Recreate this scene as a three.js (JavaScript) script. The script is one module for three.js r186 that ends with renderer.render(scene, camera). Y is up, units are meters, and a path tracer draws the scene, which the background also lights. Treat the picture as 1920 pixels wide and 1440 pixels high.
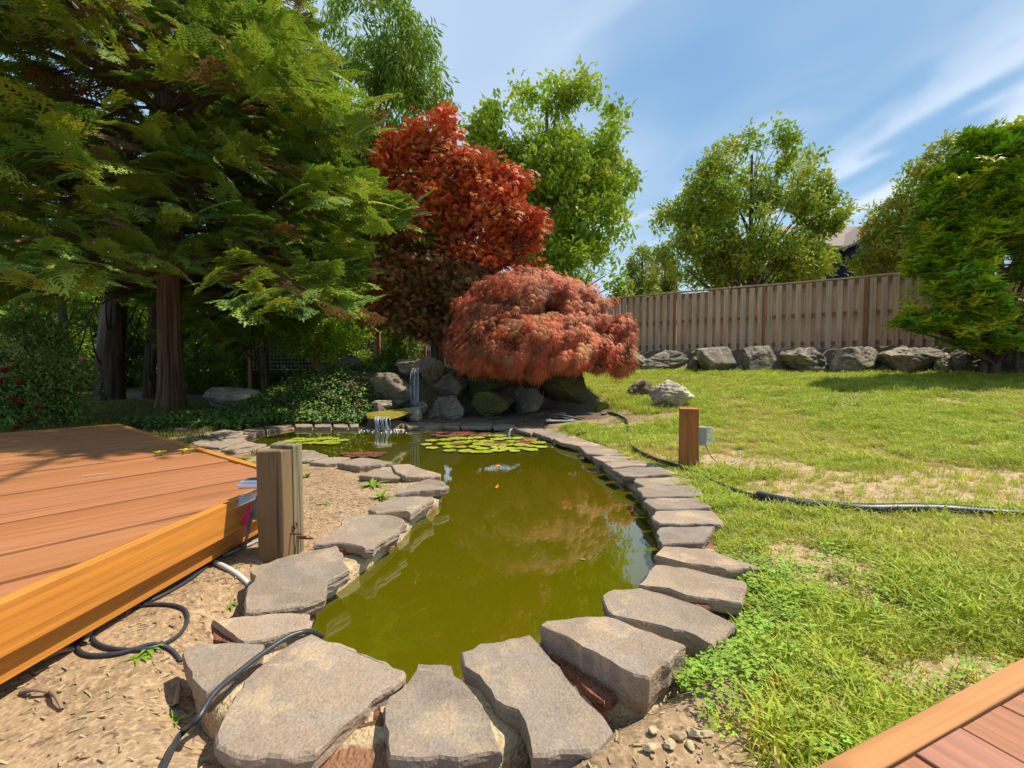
import * as THREE from 'three';
import { mergeGeometries, mergeVertices } from 'three/addons/utils/BufferGeometryUtils.js';
import { RoundedBoxGeometry } from 'three/addons/geometries/RoundedBoxGeometry.js';

// ---------------------------------------------------------------- camera, sky, sun, exposure
const scene = new THREE.Scene();
const W = 1920, H = 1440, F = 870, EYE = 0.95, PITCH = Math.atan(37 / F);
const camera = new THREE.PerspectiveCamera(2 * Math.atan(H / 2 / F) * 180 / Math.PI, 4 / 3, 0.05, 400);
camera.position.set(0, EYE, 0);
camera.rotation.x = -PITCH;
camera.updateMatrixWorld();

const renderer = new THREE.WebGLRenderer();
renderer.toneMapping = THREE.LinearToneMapping;
renderer.toneMappingExposure = 2.55;
renderer.shadowMap.enabled = true;

const SUN = new THREE.Vector3(0.93, 1.5, -0.2).normalize();
const sun = new THREE.DirectionalLight(new THREE.Color(1, 0.93, 0.8), 2.65);
sun.position.copy(SUN).multiplyScalar(40);
sun.castShadow = true;
sun.shadow.mapSize.set(4096, 4096);
Object.assign(sun.shadow.camera, { left: -25, right: 25, top: 25, bottom: -25, near: 1, far: 120 });
scene.add(sun, sun.target);

// ---------------------------------------------------------------- numbers
function rng(seed) { let a = seed >>> 0; return () => { a = (a + 0x6D2B79F5) >>> 0; let t = Math.imul(a ^ (a >>> 15), 1 | a); t = (t + Math.imul(t ^ (t >>> 7), 61 | t)) ^ t; return ((t ^ (t >>> 14)) >>> 0) / 4294967296; }; }
const clamp = (x, a = 0, b = 1) => Math.min(b, Math.max(a, x));
const lerp = (a, b, t) => a + (b - a) * t;
const sstep = (a, b, x) => { const t = clamp((x - a) / (b - a)); return t * t * (3 - 2 * t); };
const V = (x, y, z) => new THREE.Vector3(x, y, z);
function hash3(x, y, z) { let h = Math.imul(x | 0, 374761393) ^ Math.imul(y | 0, 668265263) ^ Math.imul(z | 0, 1274126177); h = Math.imul(h ^ (h >>> 13), 1274126177); return ((h ^ (h >>> 16)) >>> 0) / 4294967296; }
function noise3(x, y, z, px = 0, py = 0) {           // value noise 0..1, periodic in x, y when px, py are set
  const xi = Math.floor(x), yi = Math.floor(y), zi = Math.floor(z), f = t => t * t * (3 - 2 * t);
  const u = f(x - xi), v = f(y - yi), w = f(z - zi), wx = px ? i => ((i % px) + px) % px : i => i, wy = py ? i => ((i % py) + py) % py : i => i;
  const c = (i, j, k) => hash3(wx(xi + i), wy(yi + j), zi + k);
  return lerp(lerp(lerp(c(0, 0, 0), c(1, 0, 0), u), lerp(c(0, 1, 0), c(1, 1, 0), u), v), lerp(lerp(c(0, 0, 1), c(1, 0, 1), u), lerp(c(0, 1, 1), c(1, 1, 1), u), v), w);
}
function fbm(x, y, z, o = 4) { let s = 0, a = 0.5, n = 0; for (let i = 0; i < o; i++) { s += a * noise3(x, y, z + i * 17.3); n += a; a *= 0.5; x *= 2.03; y *= 2.03; z *= 2.03; } return s / n; }
function tfbm(u, v, fx, fy, o = 4, seed = 0) { let s = 0, a = 0.5, n = 0; for (let i = 0; i < o; i++) { s += a * noise3(u * fx, v * fy, seed + i * 7.7, fx, fy); n += a; a *= 0.52; fx *= 2; fy *= 2; } return s / n; }

// sky: air and thin cirrus, as a float map
{
  const w = 1024, h = 512, d = new Float32Array(w * h * 4), b0 = V(0.66, 0.33, -0.95).normalize(), b1 = V(1.09, 0.54, -0.95).normalize(), bn = b0.clone().cross(b1).normalize(), bu = b1.clone().addScaledVector(b0, -b0.dot(b1)).normalize();   // a band of cirrus between two directions
  for (let j = 0; j < h; j++) for (let i = 0; i < w; i++) {
    const el = (j + 0.5) / h * Math.PI - Math.PI / 2, az = ((i + 0.5) / w - 0.5) * 2 * Math.PI;
    const y = Math.sin(el), x = Math.cos(el) * Math.cos(az), z = Math.cos(el) * Math.sin(az);
    const t = Math.pow(clamp(1 - Math.max(y, 0)), 2.2);
    let r = lerp(0.068, 0.190, t), g = lerp(0.145, 0.298, t), b = lerp(0.262, 0.405, t);
    const k = 1 / (Math.max(y, 0) + 0.22), cx = Math.cos(el) * Math.cos(az - 0.2) * k, cz = Math.cos(el) * Math.sin(az - 0.2) * k;        // cloud sheet seen from below
    const s = cx * 0.80 - cz * 0.60, q = cx * 0.60 + cz * 0.80;            // streak axes
    const soft = fbm(s * 1.1 + 3, q * 0.8 + 9, 22.6, 4), fine = fbm(s * 9 + fbm(cx * 3, cz * 3, 8, 3) * 4, q * 2.2, 5.5, 5), wide = fbm(s * 1.5 + 11, q * 0.55 + 4, 20.3, 3);
    let c = 0.50 * sstep(0.40, 0.74, soft) + 0.62 * sstep(0.46, 0.66, wide) * sstep(0.36, 0.72, fine);
    const off = x * bn.x + y * bn.y + z * bn.z, along = Math.atan2(x * bu.x + y * bu.y + z * bu.z, x * b0.x + y * b0.y + z * b0.z), wave = fbm(along * 5 + 2, off * 9, 3.3, 3), strand = fbm(along * 7 + wave * 2, off * 46, 6.1, 5);
    c += 0.95 * Math.exp(-(((off + (wave - 0.5) * 0.10) / 0.085) ** 2)) * sstep(0.30, 0.66, strand) * sstep(-0.35, 0.1, along) * (1 - sstep(0.8, 1.4, along));
    c = clamp(c, 0, 0.85) * sstep(-0.02, 0.10, y);
    r = lerp(r, 0.40, c * 0.75); g = lerp(g, 0.425, c * 0.75); b = lerp(b, 0.47, c * 0.75);
    const o = (j * w + i) * 4; d[o] = r; d[o + 1] = g; d[o + 2] = b; d[o + 3] = 1;
  }
  const t = new THREE.DataTexture(d, w, h, THREE.RGBAFormat, THREE.FloatType);
  t.mapping = THREE.EquirectangularReflectionMapping; t.magFilter = t.minFilter = THREE.LinearFilter; t.needsUpdate = true;
  scene.background = t; scene.environment = t;
}

// ---------------------------------------------------------------- pixels to places
function ray(px, py) { return V((px - W / 2) / F, (H / 2 - py) / F, -1).applyAxisAngle(V(1, 0, 0), -PITCH); }
function at(px, py, D) { const r = ray(px, py); return r.multiplyScalar(D / -r.z).add(camera.position); }
function onY(px, py, h) { const r = ray(px, py); return r.multiplyScalar((h - EYE) / r.y).add(camera.position); }
const FENCE0 = V(4.05, 0, -15.3), FDIR = V(0.824, 0, 0.566), FNOR = V(-0.566, 0, 0.824);
const fenceDist = (x, z) => (x - FENCE0.x) * FNOR.x + (z - FENCE0.z) * FNOR.z;

// pond edge: inner edge of the stones, from pixels on the plane of the stone tops, clockwise from the near end
const EDGE_PX = [[772, 1262], [690, 1227], [590, 1186], [583, 1160], [606, 1117], [616, 1088], [655, 1063], [699, 1029], [748, 993], [765, 979], [792, 947], [815, 935], [836, 914], [832, 900], [822, 888], [790, 878], [736, 866], [692, 859], [657, 855], [616, 851], [586, 843], [540, 838], [490, 833], [458, 827], [462, 815], [495, 806], [548, 801], [585, 801], [622, 801], [675, 801], [757, 801], [830, 800], [925, 802], [961, 805], [995, 813], [1034, 822], [1087, 838], [1112, 854], [1146, 876], [1168, 889], [1188, 901], [1196, 916], [1208, 939], [1224, 971], [1230, 996], [1226, 1035], [1196, 1090], [1132, 1122], [1060, 1158], [1012, 1178], [930, 1200], [866, 1228], [846, 1244], [786, 1246]];
function smoothLoop(pts, n) { const c = new THREE.CatmullRomCurve3(pts, true, 'centripetal'); return c.getSpacedPoints(n).slice(0, n); }
const copeH = (y, h) => h + lerp(-0.055, 0, sstep(803, 880, y));      // the coping sits lower over the water at the far end
const EDGE = smoothLoop(EDGE_PX.map(([x, y]) => onY(x, y, copeH(y, 0.1)).setY(0)), 260);
function loopNormals(L) {   // outward in the xz plane
  let area = 0; for (let i = 0; i < L.length; i++) { const a = L[i], b = L[(i + 1) % L.length]; area += a.x * b.z - b.x * a.z; }
  const s = area > 0 ? 1 : -1;
  return L.map((p, i) => { const k = 5, a = L[(i + L.length - k) % L.length], b = L[(i + k) % L.length]; return V((b.z - a.z) * s, 0, -(b.x - a.x) * s).normalize(); });
}
const EDGE_N = loopNormals(EDGE);
const offsetLoop = d => EDGE.map((p, i) => p.clone().addScaledVector(EDGE_N[i], d));
function inPoly(x, z, P) { let c = false; for (let i = 0, j = P.length - 1; i < P.length; j = i++) { const a = P[i], b = P[j]; if ((a.z > z) !== (b.z > z) && x < (b.x - a.x) * (z - a.z) / (b.z - a.z) + a.x) c = !c; } return c; }
function pondDist(x, z) {   // negative over the water
  let m = 1e9;
  if (x < -6 || x > 4 || z < -9 || z > 1) return 5;
  for (let i = 0; i < EDGE.length; i++) { const a = EDGE[i], b = EDGE[(i + 1) % EDGE.length], dx = b.x - a.x, dz = b.z - a.z, t = clamp(((x - a.x) * dx + (z - a.z) * dz) / (dx * dx + dz * dz)); m = Math.min(m, Math.hypot(x - a.x - dx * t, z - a.z - dz * t)); }
  return inPoly(x, z, EDGE) ? -m : m;
}
const dirtSide = (x, z) => 1 - sstep(-0.55, -0.15, x - Math.max(0, (-z - 1.2)) * 0.0);    // the bare strip between deck and pond
function land(x, z) {       // the ground before the pond is dug
  const d = fenceDist(x, z);
  let lawn = 0.07 + clamp((9.7 - d) * 0.083, 0, 0.66);
  const left = 1 - sstep(-1.6, 0.4, x);
  lawn = lerp(lawn, Math.min(lawn, 0.02 + 0.09 * sstep(5, 9, -z)), left * (1 - sstep(8, 14, -z)));
  lawn = lerp(lawn, 1.36, 1 - sstep(0.75, 1.25, d));
  const wob = (fbm(x * 0.9, z * 0.9, 3, 3) - 0.5) * 0.10 + (fbm(x * 4, z * 4, 7, 3) - 0.5) * 0.03;
  const zf = 7.05 + 0.75 * sstep(-2.55, -2.1, x) * (1 - sstep(0.5, 1.3, x)), mound = 0.06 + 0.80 * sstep(zf, 8.35, -z) * sstep(-5.3, -3.1, x) * (1 - sstep(0.55, 2.3, x));
  const k = 0.12, a = lawn, b = mound, hh = clamp(0.5 + 0.5 * (a - b) / k);
  return lerp(b, a, hh) + k * hh * (1 - hh) + wob * sstep(0.2, 0.6, Math.hypot(x + 0.4, z + 1) - 0.2);
}
function ground(x, z) { const g = land(x, z), s = pondDist(x, z); return s < 0.1 ? lerp(-0.75, Math.min(g, 0.03), sstep(0.02, 0.12, s)) : s < 0.5 ? lerp(Math.min(g, lerp(lerp(-0.045, 0.055, sstep(1.75, 2.1, -z)), 0.0, sstep(5, 6.2, -z))), g, sstep(0.26, 0.5, s)) : g; }
function onGround(px, py, lift = 0) { const r = ray(px, py), o = camera.position; let t0 = 0.6, t = 0.6; for (; t < 80; t += 0.03) { if (o.y + r.y * t < ground(o.x + r.x * t, o.z + r.z * t)) break; t0 = t; } for (let i = 0; i < 14; i++) { const m = (t0 + t) / 2; if (o.y + r.y * m < ground(o.x + r.x * m, o.z + r.z * m)) t = m; else t0 = m; } const p = o.clone().addScaledVector(r, t); p.y += lift; return p; }

// ---------------------------------------------------------------- textures and materials
const lin2s = c => c <= 0.0031308 ? 12.92 * c : 1.055 * Math.pow(c, 1 / 2.4) - 0.055;
function tex(size, fn, color = true, sy = size) {
  const d = new Uint8Array(size * sy * 4);
  for (let j = 0; j < sy; j++) for (let i = 0; i < size; i++) { const c = fn((i + 0.5) / size, (j + 0.5) / sy), o = (j * size + i) * 4; for (let k = 0; k < 3; k++) d[o + k] = 255 * (color ? lin2s(clamp(Array.isArray(c) ? c[k] : c)) : clamp(Array.isArray(c) ? c[k] : c)); d[o + 3] = 255; }
  const t = new THREE.DataTexture(d, size, sy, THREE.RGBAFormat); t.wrapS = t.wrapT = THREE.RepeatWrapping; t.magFilter = THREE.LinearFilter; t.minFilter = THREE.LinearMipmapLinearFilter; t.generateMipmaps = true; if (color) t.colorSpace = THREE.SRGBColorSpace; t.needsUpdate = true; return t;
}
const mixc = (a, b, t) => [lerp(a[0], b[0], t), lerp(a[1], b[1], t), lerp(a[2], b[2], t)];
const std = (o) => new THREE.MeshStandardMaterial(Object.assign({ roughness: 0.9, metalness: 0 }, o, { color: (o.color ?? new THREE.Color().setRGB(1, 1, 1)).clone().multiplyScalar(o.metalness > 0.5 ? 1 : 0.68) }));
const phys = (o) => new THREE.MeshPhysicalMaterial(Object.assign({ roughness: 0.9, metalness: 0 }, o));
const C = (r, g, b) => new THREE.Color().setRGB(r, g, b);

const T = {};
const vein = (x, w) => 1 - sstep(0, w, Math.abs(x - 0.5));
T.stone = tex(1024, (u, v) => { const a = tfbm(u, v, 3, 3, 5, 1), b = tfbm(u, v, 12, 12, 4, 2), s = tfbm(u, v, 180, 180, 2, 3), l = sstep(0.56, 0.70, tfbm(u, v, 6, 6, 5, 9)), d = sstep(0.58, 0.72, tfbm(u, v, 5, 5, 5, 12)); let c = mixc([0.25, 0.215, 0.185], [0.42, 0.345, 0.265], clamp(a * 2 - 0.5)); c = mixc(c, [0.33, 0.305, 0.28], sstep(0.45, 0.7, b) * 0.6); c = mixc(c, [0.60, 0.48, 0.32], l * 0.45); c = mixc(c, [0.20, 0.175, 0.155], d * 0.45); c = mixc(c, [0.62, 0.54, 0.43], 0.4 * vein(tfbm(u, v, 2, 7, 5, 5), 0.008) * sstep(0.4, 0.6, tfbm(u, v, 5, 5, 2, 6))); const k = 0.74 + 0.5 * s; return c.map(x => x * k); });
T.stoneB = tex(1024, (u, v) => { const h = tfbm(u, v, 2, 7, 5, 5) * 7, q = Math.floor(h) + sstep(0.35, 0.65, h - Math.floor(h)); return 0.09 * q + 0.25 * tfbm(u, v, 22, 22, 4, 21) + 0.14 * tfbm(u, v, 140, 140, 2, 23); }, false);
T.rock = tex(512, (u, v) => { const a = tfbm(u, v, 3, 3, 5, 41), b = tfbm(u, v, 9, 9, 5, 42), s = tfbm(u, v, 80, 80, 2, 43); let c = mixc([0.12, 0.105, 0.085], [0.36, 0.32, 0.26], clamp(a * 2 - 0.5)); c = mixc(c, [0.45, 0.40, 0.31], sstep(0.55, 0.75, b) * 0.55); c = mixc(c, [0.09, 0.085, 0.075], sstep(0.56, 0.70, tfbm(u, v, 6, 12, 4, 44)) * 0.55); const k = 0.72 + 0.55 * s; return c.map(x => x * k); });
T.rockB = tex(512, (u, v) => 0.5 * tfbm(u, v, 5, 5, 6, 51) + 0.5 * Math.abs(2 * tfbm(u, v, 8, 8, 5, 52) - 1), false);
T.moss = tex(512, (u, v) => { const a = tfbm(u, v, 5, 5, 5, 61), s = tfbm(u, v, 60, 60, 3, 62); let c = mixc([0.12, 0.10, 0.075], [0.10, 0.098, 0.012], sstep(0.38, 0.56, a)); c = mixc(c, [0.22, 0.19, 0.02], sstep(0.56, 0.72, a) * 0.8); return c.map(x => x * (0.6 + 0.8 * s)); });
T.wood = tex(512, (u, v) => { const w = tfbm(u, v, 3, 6, 3, 71), g = tfbm(u, v, 3, 110, 3, 72), f = tfbm(u, v, 8, 240, 2, 73), r = Math.sin((v * 34 + w * 9) * Math.PI); let k = 0.84 + 0.07 * r * sstep(0.35, 0.65, tfbm(u, v, 4, 8, 2, 74)) + 0.34 * (g - 0.5) + 0.22 * (f - 0.5); k *= 1 - 0.22 * sstep(0.62, 0.74, tfbm(u, v, 5, 14, 4, 75)); return [k, k * (0.94 + 0.12 * w), k * (0.88 + 0.2 * w)]; });
T.woodB = tex(512, (u, v) => 0.6 * tfbm(u, v, 3, 110, 3, 72) + 0.4 * tfbm(u, v, 8, 240, 2, 73), false);
T.fence = tex(512, (u, v) => { const g = tfbm(u, v, 3, 90, 3, 81), w = tfbm(u, v, 3, 5, 4, 82), f = tfbm(u, v, 10, 200, 2, 84); let c = mixc([0.33, 0.25, 0.185], [0.47, 0.385, 0.30], w * 1.2 - 0.1); c = mixc(c, [0.19, 0.135, 0.095], sstep(0.57, 0.72, g) * 0.55); c = mixc(c, [0.25, 0.22, 0.20], sstep(0.58, 0.74, tfbm(u, v, 2, 8, 3, 83)) * 0.5); return c.map(x => x * (0.82 + 0.36 * f)); });
T.old = tex(512, (u, v) => { const g = tfbm(u, v, 4, 120, 3, 91), w = tfbm(u, v, 3, 7, 4, 92); let c = mixc([0.235, 0.16, 0.085], [0.33, 0.27, 0.145], w); c = mixc(c, [0.07, 0.05, 0.03], sstep(0.56, 0.68, g) * 0.75); c = mixc(c, [0.30, 0.29, 0.17], sstep(0.50, 0.7, tfbm(u, v, 5, 16, 3, 93)) * 0.5); return c; });
T.bark = tex(512, (u, v) => { const g = tfbm(u, v, 26, 4, 4, 101), f = tfbm(u, v, 70, 8, 3, 102); let c = mixc([0.085, 0.045, 0.028], [0.36, 0.215, 0.13], clamp(g * 2 - 0.55)); return c.map(x => x * (0.7 + 0.6 * f)); });
T.barkB = tex(512, (u, v) => 0.75 * tfbm(u, v, 26, 4, 4, 101) + 0.25 * tfbm(u, v, 70, 8, 3, 102), false);
T.dirt = tex(1024, (u, v) => { const a = tfbm(u, v, 6, 6, 5, 111), s = tfbm(u, v, 120, 120, 3, 112), m = tfbm(u, v, 36, 36, 4, 113); let k = 0.68 + 0.5 * (a - 0.5) + 0.55 * (s - 0.5) + 0.4 * (m - 0.5); k += 0.35 * sstep(0.66, 0.72, s) - 0.3 * sstep(0.64, 0.74, tfbm(u, v, 60, 60, 3, 115)); return [k * 1.05, k, k * (0.9 + 0.15 * a)]; });
T.dirtB = tex(1024, (u, v) => 0.5 * tfbm(u, v, 30, 30, 5, 113) + 0.5 * tfbm(u, v, 120, 120, 3, 112), false);
T.conc = tex(512, (u, v) => { const a = tfbm(u, v, 6, 6, 5, 121), s = tfbm(u, v, 100, 100, 2, 122); let c = mixc([0.36, 0.29, 0.20], [0.60, 0.52, 0.39], a * 1.5 - 0.2); c = mixc(c, [0.24, 0.10, 0.055], sstep(0.54, 0.64, tfbm(u, v, 5, 5, 4, 123)) * 0.85); return c.map(x => x * (0.65 + 0.7 * s)); });
T.concB = tex(512, (u, v) => 0.5 * tfbm(u, v, 20, 20, 5, 124) + 0.5 * tfbm(u, v, 90, 90, 2, 125), false);
T.shingle = tex(512, (u, v) => { const r = Math.floor(v * 24), c = hash3(Math.floor(u * 30 + (r % 2) * 0.5), r, 5); const k = 0.75 + 0.4 * c + 0.3 * (tfbm(u, v, 80, 80, 2, 6) - 0.5); return k; });
const rep = (t, x, y = x) => { const c = t.clone(); c.repeat.set(x, y); c.needsUpdate = true; return c; };

const M = {};
M.flag = [[1.28, 1.12, 0.96], [1.15, 1.02, 0.90], [1.36, 1.17, 0.96], [1.08, 0.97, 0.87]].map(c => std({ color: C(...c), map: T.stone, bumpMap: T.stoneB, bumpScale: 0.016, roughness: 0.85 }));
M.rock = std({ color: C(1.38, 1.26, 1.06), map: T.rock, bumpMap: T.rockB, bumpScale: 0.02 });
M.rockPale = std({ color: C(2.3, 2.12, 1.86), map: T.rock, bumpMap: T.rockB, bumpScale: 0.015 });
M.rockBrown = std({ color: C(1.15, 0.88, 0.62), map: T.rock, bumpMap: T.rockB, bumpScale: 0.015 });
M.rockDark = std({ color: C(1.0, 0.88, 0.72), map: T.rock, bumpMap: T.rockB, bumpScale: 0.015 });  // brown and wet stones; on shaded boulders the shade is in this colour
M.rockMoss = std({ map: T.moss, bumpMap: T.rockB, bumpScale: 0.015 });
M.deck = [[0.60, 0.225, 0.072], [0.64, 0.250, 0.086], [0.56, 0.205, 0.064], [0.62, 0.240, 0.090]].map(c => std({ color: C(...c), map: T.wood, bumpMap: T.woodB, bumpScale: 0.002, roughness: 0.7 }));
M.fascia = std({ color: C(0.92, 0.35, 0.045), map: T.wood, bumpMap: T.woodB, bumpScale: 0.0015, roughness: 0.6 });
M.fence = [[2.15, 1.85, 1.58], [1.9, 1.6, 1.38], [2.25, 1.9, 1.55], [2.05, 1.68, 1.36], [2.1, 1.88, 1.68]].map(c => std({ color: C(...c), map: T.fence, bumpMap: T.woodB, bumpScale: 0.002, roughness: 0.9 }));
M.debris = std({ color: C(0.42, 0.16, 0.08), map: T.dirt, bumpMap: T.dirtB, bumpScale: 0.02, roughness: 1 });
M.cedar = std({ color: C(0.56, 0.235, 0.085), map: T.wood, bumpMap: T.woodB, bumpScale: 0.002 });
M.old = std({ map: T.old, bumpMap: T.woodB, bumpScale: 0.006 });
M.bark = std({ map: rep(T.bark, 1, 1), color: C(1.25, 1.12, 1.0), bumpMap: T.barkB, bumpScale: 0.03 });
M.barkGrey = std({ map: T.bark, color: C(0.75, 0.85, 0.85), bumpMap: T.barkB, bumpScale: 0.015 });
M.conc = std({ color: C(1.3, 1.14, 0.88), map: T.conc, bumpMap: T.concB, bumpScale: 0.012 });
M.rust = std({ color: C(0.17, 0.06, 0.03), roughness: 0.85 });
M.black = std({ color: C(0.03, 0.03, 0.032), roughness: 0.45 });
M.cable = std({ color: C(0.05, 0.055, 0.065), roughness: 0.4 });
M.grey = std({ color: C(0.45, 0.46, 0.45), roughness: 0.5 });
M.metal = std({ color: C(0.75, 0.74, 0.76), metalness: 0.85, roughness: 0.3 });
M.white = std({ color: C(0.75, 0.72, 0.66), roughness: 0.6 });
M.pink = std({ color: C(0.72, 0.03, 0.25), roughness: 0.6 });

// ---------------------------------------------------------------- making things
const taken = {};
function numbered(n) { const k = taken[n] = (taken[n] ?? -1) + 1; return k ? `${n}_${String(k).padStart(3, '0')}` : n; }
function shade(o) { o.traverse(m => { if (m.isMesh) { m.castShadow = m.receiveShadow = true; } }); return o; }
function tag(o, label, category, group, kind) { if (label) o.userData.label = label; if (category) o.userData.category = category; if (group) o.userData.group = group; if (kind) o.userData.kind = kind; return o; }
function thing(name, label, category, base, group) { const g = new THREE.Group(); g.name = numbered(name); g.position.copy(base); tag(g, label, category, group); scene.add(g); return g; }
function part(parent, name, geo, mat, worldBase = parent.position) { const g = geo.clone ? geo : geo; g.translate(-worldBase.x, -worldBase.y, -worldBase.z); const m = new THREE.Mesh(g, mat); m.name = name; parent.add(m); return shade(m); }
function solo(name, geo, mat, label, category, group, kind) { geo.computeBoundingBox(); const b = geo.boundingBox, p = V((b.min.x + b.max.x) / 2, b.min.y, (b.min.z + b.max.z) / 2); geo.translate(-p.x, -p.y, -p.z); const m = new THREE.Mesh(geo, mat); m.position.copy(p); m.name = numbered(name); scene.add(m); return shade(tag(m, label, category, group, kind)); }
function structure(name, geo, mat) { const m = new THREE.Mesh(geo, mat); m.name = numbered(name); m.userData.kind = 'structure'; scene.add(m); return shade(m); }
function boxUV(geo, s = 1, swap = false) {   // uv in metres by the side each triangle faces
  let g = geo.index ? geo.toNonIndexed() : geo; const n0 = g.attributes.normal; const p = g.attributes.position, uv = new Float32Array(p.count * 2), a = V(), b = V(), c = V();
  for (let i = 0; i < p.count; i += 3) {
    a.fromBufferAttribute(p, i); b.fromBufferAttribute(p, i + 1); c.fromBufferAttribute(p, i + 2);
    const n = b.clone().sub(a).cross(c.clone().sub(a)), x = Math.abs(n.x), y = Math.abs(n.y), z = Math.abs(n.z);
    [a, b, c].forEach((q, k) => { let u, v; if (y >= x && y >= z) { u = q.x; v = q.z; } else if (x >= z) { u = q.z; v = q.y; } else { u = q.x; v = q.y; } if (swap) [u, v] = [v, u]; uv[(i + k) * 2] = u * s; uv[(i + k) * 2 + 1] = v * s; });
  }
  g.setAttribute('uv', new THREE.BufferAttribute(uv, 2)); return g;
}
function geoFrom(pos, idx, smooth = true, uv) { const g = new THREE.BufferGeometry(); g.setAttribute('position', new THREE.Float32BufferAttribute(pos, 3)); if (uv) g.setAttribute('uv', new THREE.Float32BufferAttribute(uv, 2)); g.setIndex(idx); if (!smooth) { const h = g.toNonIndexed(); h.computeVertexNormals(); return h; } g.computeVertexNormals(); return g; }
function tube(points, radius, seg = 24, sides = 8, closed = false) { return new THREE.TubeGeometry(new THREE.CatmullRomCurve3(points, closed, 'centripetal'), seg, radius, sides, closed); }
function taperTube(points, r0, r1, seg = 10, sides = 7, wob = 0, seed = 0) {   // tapering limb, uv round and along in metres
  const c = new THREE.CatmullRomCurve3(points, false, 'centripetal'), fr = c.computeFrenetFrames(seg, false), pos = [], uv = [], idx = [], len = c.getLength();
  for (let i = 0; i <= seg; i++) { const t = i / seg, p = c.getPointAt(t), r = lerp(r0, r1, t); for (let j = 0; j <= sides; j++) { const a = j / sides * Math.PI * 2, rr = r * (1 + wob * (noise3(Math.cos(a) * 2 + seed, Math.sin(a) * 2, t * len * 1.4) - 0.5)); const q = p.clone().addScaledVector(fr.normals[i], Math.cos(a) * rr).addScaledVector(fr.binormals[i], Math.sin(a) * rr); pos.push(q.x, q.y, q.z); uv.push(j / sides, t * len * 0.5); } }
  for (let i = 0; i < seg; i++) for (let j = 0; j < sides; j++) { const a = i * (sides + 1) + j, b = a + sides + 1; idx.push(a, b, a + 1, b, b + 1, a + 1); }
  return geoFrom(pos, idx, true, uv);
}
function merge(list) { return mergeGeometries(list.map(g => g.index ? g.toNonIndexed() : g)); }
function board(w, h, l, r = 0.004, swap = true) { return boxUV(new RoundedBoxGeometry(w, h, l, 1, r), 1, swap); }

// angular boulder: sphere directions cut by random planes, then roughened
function rockGeo(seed, w, h, d, planes = 18, detail = 18, rough = 0.12, flatTop = 0) {
  const R = rng(seed * 7919 + 13), P = [];
  for (let i = 0; i < planes; i++) { const n = V(R() * 2 - 1, R() * 2 - 1, R() * 2 - 1).normalize(); P.push([n, 0.60 + R() * 0.30]); }
  if (flatTop) P.push([V((R() - 0.5) * 0.25, 1, (R() - 0.5) * 0.25).normalize(), flatTop]);
  const g0 = new THREE.IcosahedronGeometry(1, detail); g0.deleteAttribute('uv'); g0.deleteAttribute('normal');
  const g = mergeVertices(g0, 1e-5), p = g.attributes.position, v = V();
  for (let i = 0; i < p.count; i++) {
    v.fromBufferAttribute(p, i).normalize(); let r = 1.25;
    for (const [n, k] of P) { const c = v.dot(n); if (c > 0.05) r = Math.min(r, k / c); }
    r += rough * (fbm(v.x * 1.8 + seed, v.y * 1.8, v.z * 1.8, 3) - 0.5) * 1.2 - rough * 0.9 * Math.pow(1 - Math.abs(2 * fbm(v.x * 2.4 + seed, v.y * 4.5, v.z * 2.4, 4) - 1), 6) + rough * 0.35 * (fbm(v.x * 9 + seed, v.y * 9, v.z * 9, 3) - 0.5);
    p.setXYZ(i, v.x * r, v.y * r, v.z * r);
  }
  g.computeBoundingBox(); const b = g.boundingBox, s = b.getSize(V()), m = b.getCenter(V());
  g.translate(-m.x, -b.min.y, -m.z); g.scale(w / s.x, h / s.y, d / s.z); g.computeVertexNormals();
  return boxUV(g, 0.8);
}
// a boulder that fills a pixel box at depth D, its foot sunk a little in what it stands on
function boulder(name, label, x0, x1, yt, yb, D, depthRatio, seed, mat, opt = {}) {
  const a = at((x0 + x1) / 2, yb, D), s = D / F, w = (x1 - x0) * s, h = (yb - yt) * s, sink = opt.sink ?? 0.06;
  const g = rockGeo(seed, w, h + sink, w * depthRatio, opt.planes ?? 18, opt.detail ?? 18, opt.rough ?? 0.13, opt.flat ?? 0);
  g.rotateZ(opt.roll ?? 0); g.rotateY(opt.turn ?? 0); g.translate(a.x, a.y - sink, a.z - w * depthRatio * 0.3);
  return solo(name, g, mat, label, opt.cat ?? 'boulder', opt.group);
}

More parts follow.
